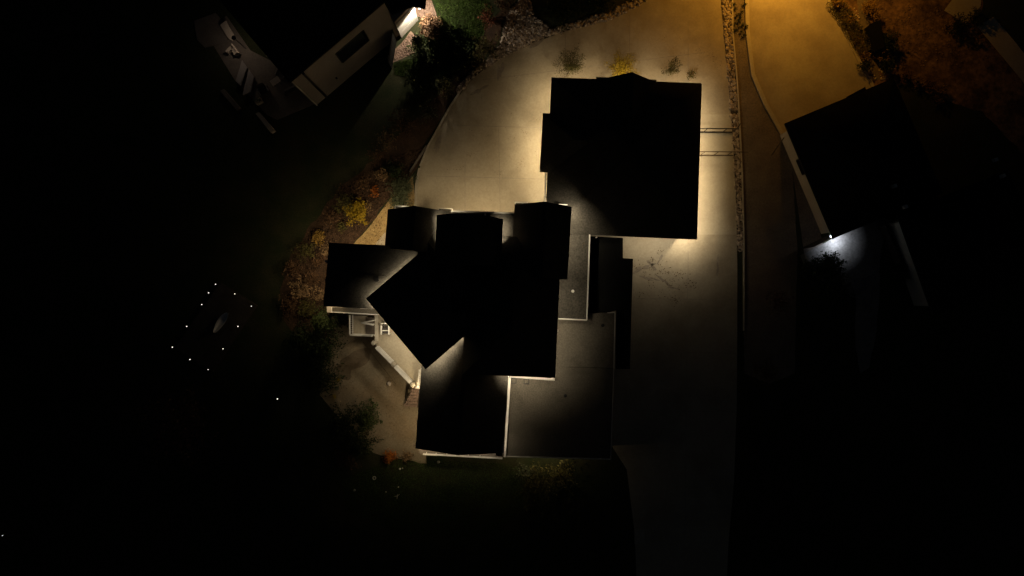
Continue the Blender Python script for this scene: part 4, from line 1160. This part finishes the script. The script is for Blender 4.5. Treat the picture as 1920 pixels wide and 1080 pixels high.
# upper left garden
shrub('conifer', 786, 82, 1.15, 2.9, 'green', 'green conifer beside the white boarded wall', 'tree', 1700, 0.07, 36, cone=True)
shrub('conifer', 796, 108, 0.9, 1.6, 'dark', 'dark conifer just below the green conifer', 'tree', 1200, 0.07, 30, cone=True)
shrub('red_shrub', 808, 50, 0.85, 2.3, 'brown', 'tall red brown shrub at the edge of the pink gravel', 'shrub', 4200, 0.06, 40)
shrub('dense_shrub', 838, 78, 1.3, 0.8, 'dark', 'wide dark shrub in the shadow on the upper lawn', 'shrub', 2200, 0.07, 30)
shrub('dense_shrub', 866, 104, 1.2, 0.8, 'dark', 'dark shrub at the lower end of the shadowed lawn', 'shrub', 1600, 0.07, 26)
shrub('red_shrub', 912, 32, 0.62, 1.2, 'red', 'reddish shrub between the lawn and the rock bed', 'shrub', 620, 0.06, stretch=1.5)
shrub('gold_shrub', 910, 88, 1.1, 1.1, 'olive', 'olive gold shrub beside the rock edge', 'shrub', 900, 0.06)
shrub('gold_shrub', 893, 112, 0.8, 1.0, 'olive', 'smaller olive shrub below the olive gold shrub at the rock edge', 'shrub', 520, 0.06)
shrub('brown_shrub', 945, 8, 0.9, 1.3, 'brown', 'brown shrub at the top of the rock bed', 'shrub', 700, 0.06)
shrub('brown_shrub', 752, 232, 1.2, 1.6, 'brown', 'dim brown shrub in the garden left of the court', 'shrub', 620, 0.07)
shrub('brown_shrub', 726, 262, 0.9, 1.3, 'tan', 'dim tan shrub below the brown garden shrub', 'shrub', 340, 0.06)
shrub('grey_shrub', 800, 208, 0.9, 1.3, 'grey', 'dim grey green shrub near the curved kerb', 'shrub', 420, 0.06)
shrub('grey_shrub', 780, 150, 1.1, 1.5, 'dark', 'dark shrub in the middle of the upper garden', 'shrub', 700, 0.07)
shrub('grey_shrub', 838, 160, 0.9, 1.2, 'olive', 'dim olive shrub right of the dark garden shrub', 'shrub', 420, 0.06)
# island bed at the top between the rock border and the street
shrub('dense_shrub', 1062, 15, 1.6, 1.2, 'dark', 'dark planting inside the curve of the rock border', 'shrub', 2200, 0.07, 40)
shrub('dense_shrub', 1125, 2, 1.2, 1.1, 'dark', 'dark low shrub right of the planting inside the rock border', 'shrub', 1500, 0.07, 30)
# right of the rock strip: tufts
spots = [(1379, 16), (1396, 8), (1382, 29), (1391, 22), (1386, 40), (1379, 44), (1393, 47), (1399, 50), (1384, 52), (1378, 57), (1390, 60), (1376, 8), (1388, 33), (1395, 66)]
order = ['first', 'second', 'third', 'fourth', 'fifth', 'sixth', 'seventh', 'eighth', 'ninth', 'tenth', 'eleventh', 'twelfth', 'thirteenth', 'fourteenth']
for i, (x, y) in enumerate(sorted(spots, key=lambda s: s[1])):
    shrub('grass_tuft', x, y, random.uniform(0.10, 0.17), random.uniform(0.2, 0.35), 'dark', 'small dark tuft beside the rock strip, ' + order[i] + ' from the top', 'tuft', 90, 0.035, 9, group='tufts beside the rock strip')
# bed right of the neighbour driveway
def hedge(chain, w, hgt, leaf, label, dens=900):
    P = [W(*c) for c in chain]
    Cs = []
    for a, b in zip(P[:-1], P[1:]):
        ln = (b - a).length; n = int(dens * ln)
        d = (b - a).normalized(); nn_ = Vector((-d.y, d.x, 0))
        u = RNG.uniform(0, ln, n); v = RNG.uniform(-w / 2, w / 2, n) + RNG.normal(0, 0.05, n); z = hgt * (1 - 0.25 * (2 * v / w) ** 2) * RNG.uniform(0.45, 1.03, n)
        Cs.append(np.stack([a.x + d.x * u + nn_.x * v, a.y + d.y * u + nn_.y * v, z], 1))
    t = empty('hedge', P[0], label, 'hedge')
    V, F = leaves(np.vstack(Cs), 0.045)
    soup('foliage', V, F, L_[leaf], t)
    mbs = MB()
    for a, b in zip(P[:-1], P[1:]):
        k = max(2, int((b - a).length / 0.6))
        for i in range(k):
            c = a.lerp(b, i / k); mbs.tube(c, c + Vector((0, 0, hgt * 0.7)), 0.025, 0.012, 5)
    mbs.build('stem', M['trunk'], t)


hedge([(1556, 2), (1576, 26), (1592, 52), (1608, 78), (1622, 100)], 1.25, 0.65, 'olive', 'dark clipped hedge along the right side of the amber driveway')
shrub('gold_shrub', 1570, 2, 0.5, 0.7, 'gold', 'golden tuft at the top end of the clipped hedge', 'shrub', 420, 0.055, z0=0.4)
shrub('gold_shrub', 1592, 36, 0.42, 0.7, 'gold', 'golden tuft midway along the clipped hedge', 'shrub', 350, 0.055)
shrub('gold_shrub', 1628, 14, 0.62, 0.9, 'gold', 'amber lit bush at the top of the bed', 'shrub', 650, 0.055)
shrub('gold_shrub', 1642, 28, 0.45, 0.8, 'gold', 'amber lit bush just above the black storage box', 'shrub', 350, 0.055)
shrub('gold_shrub', 1622, 104, 0.42, 0.6, 'gold', 'golden tuft at the lower end of the clipped hedge', 'shrub', 330, 0.055)
shrub('gold_shrub', 1654, 104, 0.55, 0.7, 'gold', 'golden shrub just below the black storage box', 'shrub', 420, 0.055)
shrub('dark_shrub', 1622, 124, 0.5, 0.8, 'dark', 'dark shrub near the tip of the bed by the house corner', 'shrub', 500, 0.055)
shrub('dark_shrub', 1670, 78, 0.85, 1.3, 'dark', 'dark round shrub right of the black storage box', 'shrub', 1300, 0.06, 24)
shrub('dark_shrub', 1668, 122, 0.6, 1.0, 'dark', 'dark shrub between the bed path and the slope', 'shrub', 700, 0.06)
shrub('dark_shrub', 1798, 48, 0.7, 1.2, 'dark', 'dark shrub beside the paved landing on the slope', 'shrub', 900, 0.06, stretch=1.8, rot=-0.8)
shrub('dark_shrub', 1836, 30, 0.8, 1.0, 'dark', 'dark shrub between the paved landing and the paved path', 'shrub', 900, 0.06)
for i, (x, y) in enumerate([(1775, 45), (1785, 58), (1800, 66), (1815, 74), (1836, 78)]):
    shrub('slope_tuft', x, y, 0.35, 0.5, 'tan', 'small tan tuft at the top edge of the slope, ' + order[i] + ' from the left', 'tuft', 150, 0.05, 10, group='tufts on the slope edge')
for i, (x, y, lf) in enumerate([(1700, 140, 'brown'), (1722, 152, 'tan'), (1745, 160, 'brown'), (1766, 168, 'tan'), (1760, 185, 'brown')]):
    shrub('slope_shrub', x, y, 0.6, 0.7, lf, 'dim shrub at the foot of the dirt slope, ' + order[i] + ' from the left', 'shrub', 260, 0.06, 12, group='shrubs at the slope foot')
shrub('round_tree', 1556, 500, 1.25, 2.2, 'dark', 'round dark tree in front of the cool lit doorway', 'tree', 3200, 0.07, 40)
shrub('round_tree', 1570, 545, 1.3, 2.2, 'dark', 'round dark tree below the tree at the cool lit doorway', 'tree', 2400, 0.07, 36)
shrub('round_tree', 1525, 505, 0.9, 1.6, 'dark', 'smaller dark tree left of the cool lit doorway', 'tree', 1300, 0.07, 26)
shrub('dark_shrub', 1690, 505, 1.0, 1.2, 'dark', 'dark shrub against the pale side wall of the neighbouring house', 'shrub', 1300, 0.06, 26)
shrub('dark_shrub', 1460, 565, 1.1, 1.2, 'brown', 'dim brown shrub on the strip right of the long driveway', 'shrub', 500, 0.07)
shrub('dark_shrub', 1440, 700, 1.2, 1.6, 'brown', 'lower dim brown shrub right of the long driveway', 'shrub', 500, 0.07)

# ------------------------------------------------------------------ small things
bx = empty('storage_box', W(1644, 66, 0), 'black rectangular storage box standing in the bed', 'box')
P = [W(x, y, 0.9) for x, y in ((1631, 46), (1650, 38), (1658, 88), (1640, 95))]
MB().prism([(v.x, v.y) for v in P], 0, 0.84).build('body', M['rubber'], bx)
MB().prism([(v.x, v.y) for v in inset(P, -0.04)], 0.845, 0.92).build('lid', M['rubber'], bx)
MB().beam(P[1] + Vector((0.10, 0, -0.85)), P[2] + Vector((0.10, 0, -0.85)), 0.08, 0.10).build('edge_board', M['tstucco'], bx)
rocks('edging_stones', [(1612, 55), (1620, 52), (1634, 100), (1642, 148), (1630, 152), (1624, 100)], 46, 0.05, 0.09, M['lightstone'], 'pale stones edging the left of the bed path', 'stones')
rocks('edging_stones', [(1640, 98), (1648, 96), (1662, 148), (1652, 150)], 40, 0.05, 0.09, M['lightstone'], 'pale stones edging the right of the bed path', 'stones')
rocks('edging_stones', [(1598, 12), (1608, 10), (1614, 50), (1606, 55)], 24, 0.05, 0.09, M['lightstone'], 'pale stones near the top of the bed path', 'stones')
# boulders at the edge of the bed and pots
def boulder(px, py, r, m, label, cat='stone', name='stone', z=0.0):
    V = ICO_V * (1 + RNG.uniform(-0.15, 0.15, (12, 1))) * np.array([r, r * 0.9, r * 0.75])
    c = W(px, py, 0)
    V = V + np.array([c.x, c.y, r * 0.5 + z])
    return tag(soup(name, V, ICO_F, m), label, cat)


boulder(730, 719, 0.20, M['lightstone'], 'pale round stone lying alone on the brown yard')
boulder(673, 776, 0.10, M['black'], 'tiny dark stone on the lower yard') if False else None
boulder(822, 866, 0.13, M['stonegrey'], 'white stone on the lawn just below the south ledge')
boulder(665, 919, 0.11, M['stonegrey'], 'pale stone on the lawn furthest to the left')
boulder(724, 922, 0.07, M['stonegrey'], 'small pale stone left of the forked white twig on the lawn')
boulder(747, 913, 0.06, M['stonegrey'], 'small pale stone above the forked white twig on the lawn')
boulder(750, 879, 0.10, M['stonegrey'], 'pale stone just below the orange bush')
boulder(755, 878, 0.06, M['stonegrey'], 'smallest pale stone beside the stone below the orange bush')
t = MB()
c = W(702, 896, 0)
R0, r0 = 0.11, 0.04
vs = []; fs = []
for i in range(14):
    for j in range(6):
        a, b = 2 * math.pi * i / 14, 2 * math.pi * j / 6
        vs.append((c.x + (R0 + r0 * math.cos(b)) * math.cos(a), c.y + (R0 + r0 * math.cos(b)) * math.sin(a), 0.05 + r0 * math.sin(b)))
        fs.append((i * 6 + j, ((i + 1) % 14) * 6 + j, ((i + 1) % 14) * 6 + (j + 1) % 6, i * 6 + (j + 1) % 6))
tag(t.add(vs, fs).build('lawn_ring', M['stonegrey'], None, True), 'white ring lying on the dark lawn', 'ring')
t = MB(); c = W(745, 930, 0.06)
for e in ((0.18, 0.16), (-0.2, 0.0), (-0.02, -0.22), (0.02, 0.16)): t.tube(c, c + Vector((e[0], e[1], 0.08)), 0.03, 0.015, 6)
tag(t.build('forked_twig', M['stonegrey']), 'forked white twig lying on the dark lawn', 'twig')
# potted yellow flowers at the edge of the yard
for (x, y, lab, lf) in ((637, 710, 'pot of yellow flowers, upper one by the dark evergreen', 'yellow'), (630, 742, 'pot of yellow flowers, lower one by the dark evergreen', 'yellow'), (633, 727, 'pot of grey green leaves between the two yellow flower pots', 'grey')):
    t = empty('flower_pot', W(x, y, 0.024), lab, 'flower pot', 'pots by the evergreen')
    b = world_loc(t)
    MB().lathe((b.x, b.y, b.z), [(0.10, 0), (0.15, 0.22), (0.17, 0.22), (0.17, 0.27), (0.14, 0.27)], 12).build('pot', M['terrace'], t)
    Cc = RNG.normal(0, 1, (130, 3)) * np.array([0.09, 0.09, 0.05]) + np.array([b.x, b.y, b.z + 0.34])
    V, F = leaves(Cc, 0.035); soup('foliage', V, F, L_[lf], t)
# utility cover on the drive and pale panel at the lower right
tag(MB().box(W(1199, 1006, 0.09), 0.75, 1.1, 0.05).build('utility_cover', M['kerb']), 'pale rectangular cover at the bottom of the dark driveway', 'cover')


def litter(pts, n, s, label, m=M['litter'], z=0.07):
    P = scatter(pts, n)
    # leaves drift together
    cl = P[RNG.integers(0, max(3, n // 14), n)] + RNG.normal(0, 0.22, (n, 2))
    mixm = RNG.uniform(0, 1, n) < 0.72
    P = np.where(mixm[:, None], cl, P)
    C = np.concatenate([P, np.full((n, 1), z) + RNG.uniform(0, 0.02, (n, 1))], 1)
    V, F = leaves(C, s, 3.0)
    V[:, 2] = np.maximum(V[:, 2], z - 0.004)
    return tag(soup('fallen_leaves', V, F, m), label, 'leaves', kind='stuff')


litter([(1190, 478), (1250, 470), (1300, 530), (1290, 570), (1200, 560)], 260, 0.05, 'dark fallen leaves drifted on the driveway below the garage')
litter([(1070, 410), (1100, 425), (1098, 438), (1080, 436)], 60, 0.04, 'fallen leaves in the roof valley beside the garage', z=3.19)
litter([(1070, 420), (1098, 440), (1098, 560), (1055, 590)], 30, 0.03, 'scattered leaves on the breezeway roof', z=3.19)
litter([(726, 380), (720, 455), (668, 455), (700, 415)], 260, 0.04, 'fallen leaves on the tan gravel path', z=0.03)
litter([(640, 640), (780, 720), (785, 850), (700, 840), (620, 720)], 320, 0.035, 'fallen leaves dotted over the brown yard', z=0.04)
litter([(620, 640), (650, 640), (640, 760), (605, 740)], 160, 0.05, 'fallen leaves drifted along the evergreen edge of the yard', z=0.04)
litter([(880, 190), (1010, 110), (1330, 60), (1350, 140), (1020, 150), (1000, 380), (800, 390)], 300, 0.03, 'fallen leaves dotted over the lit court', z=0.07)
litter([(1640, 0), (1800, 20), (1850, 110), (1700, 130)], 700, 0.07, 'leaf litter on the dirt slope', m=L_['tan'], z=0.03)
litter([(760, 300), (728, 372), (664, 454), (655, 560), (560, 620), (545, 480), (640, 350)], 1200, 0.05, 'leaf litter over the mulch bed', m=L_['brown'], z=0.05)
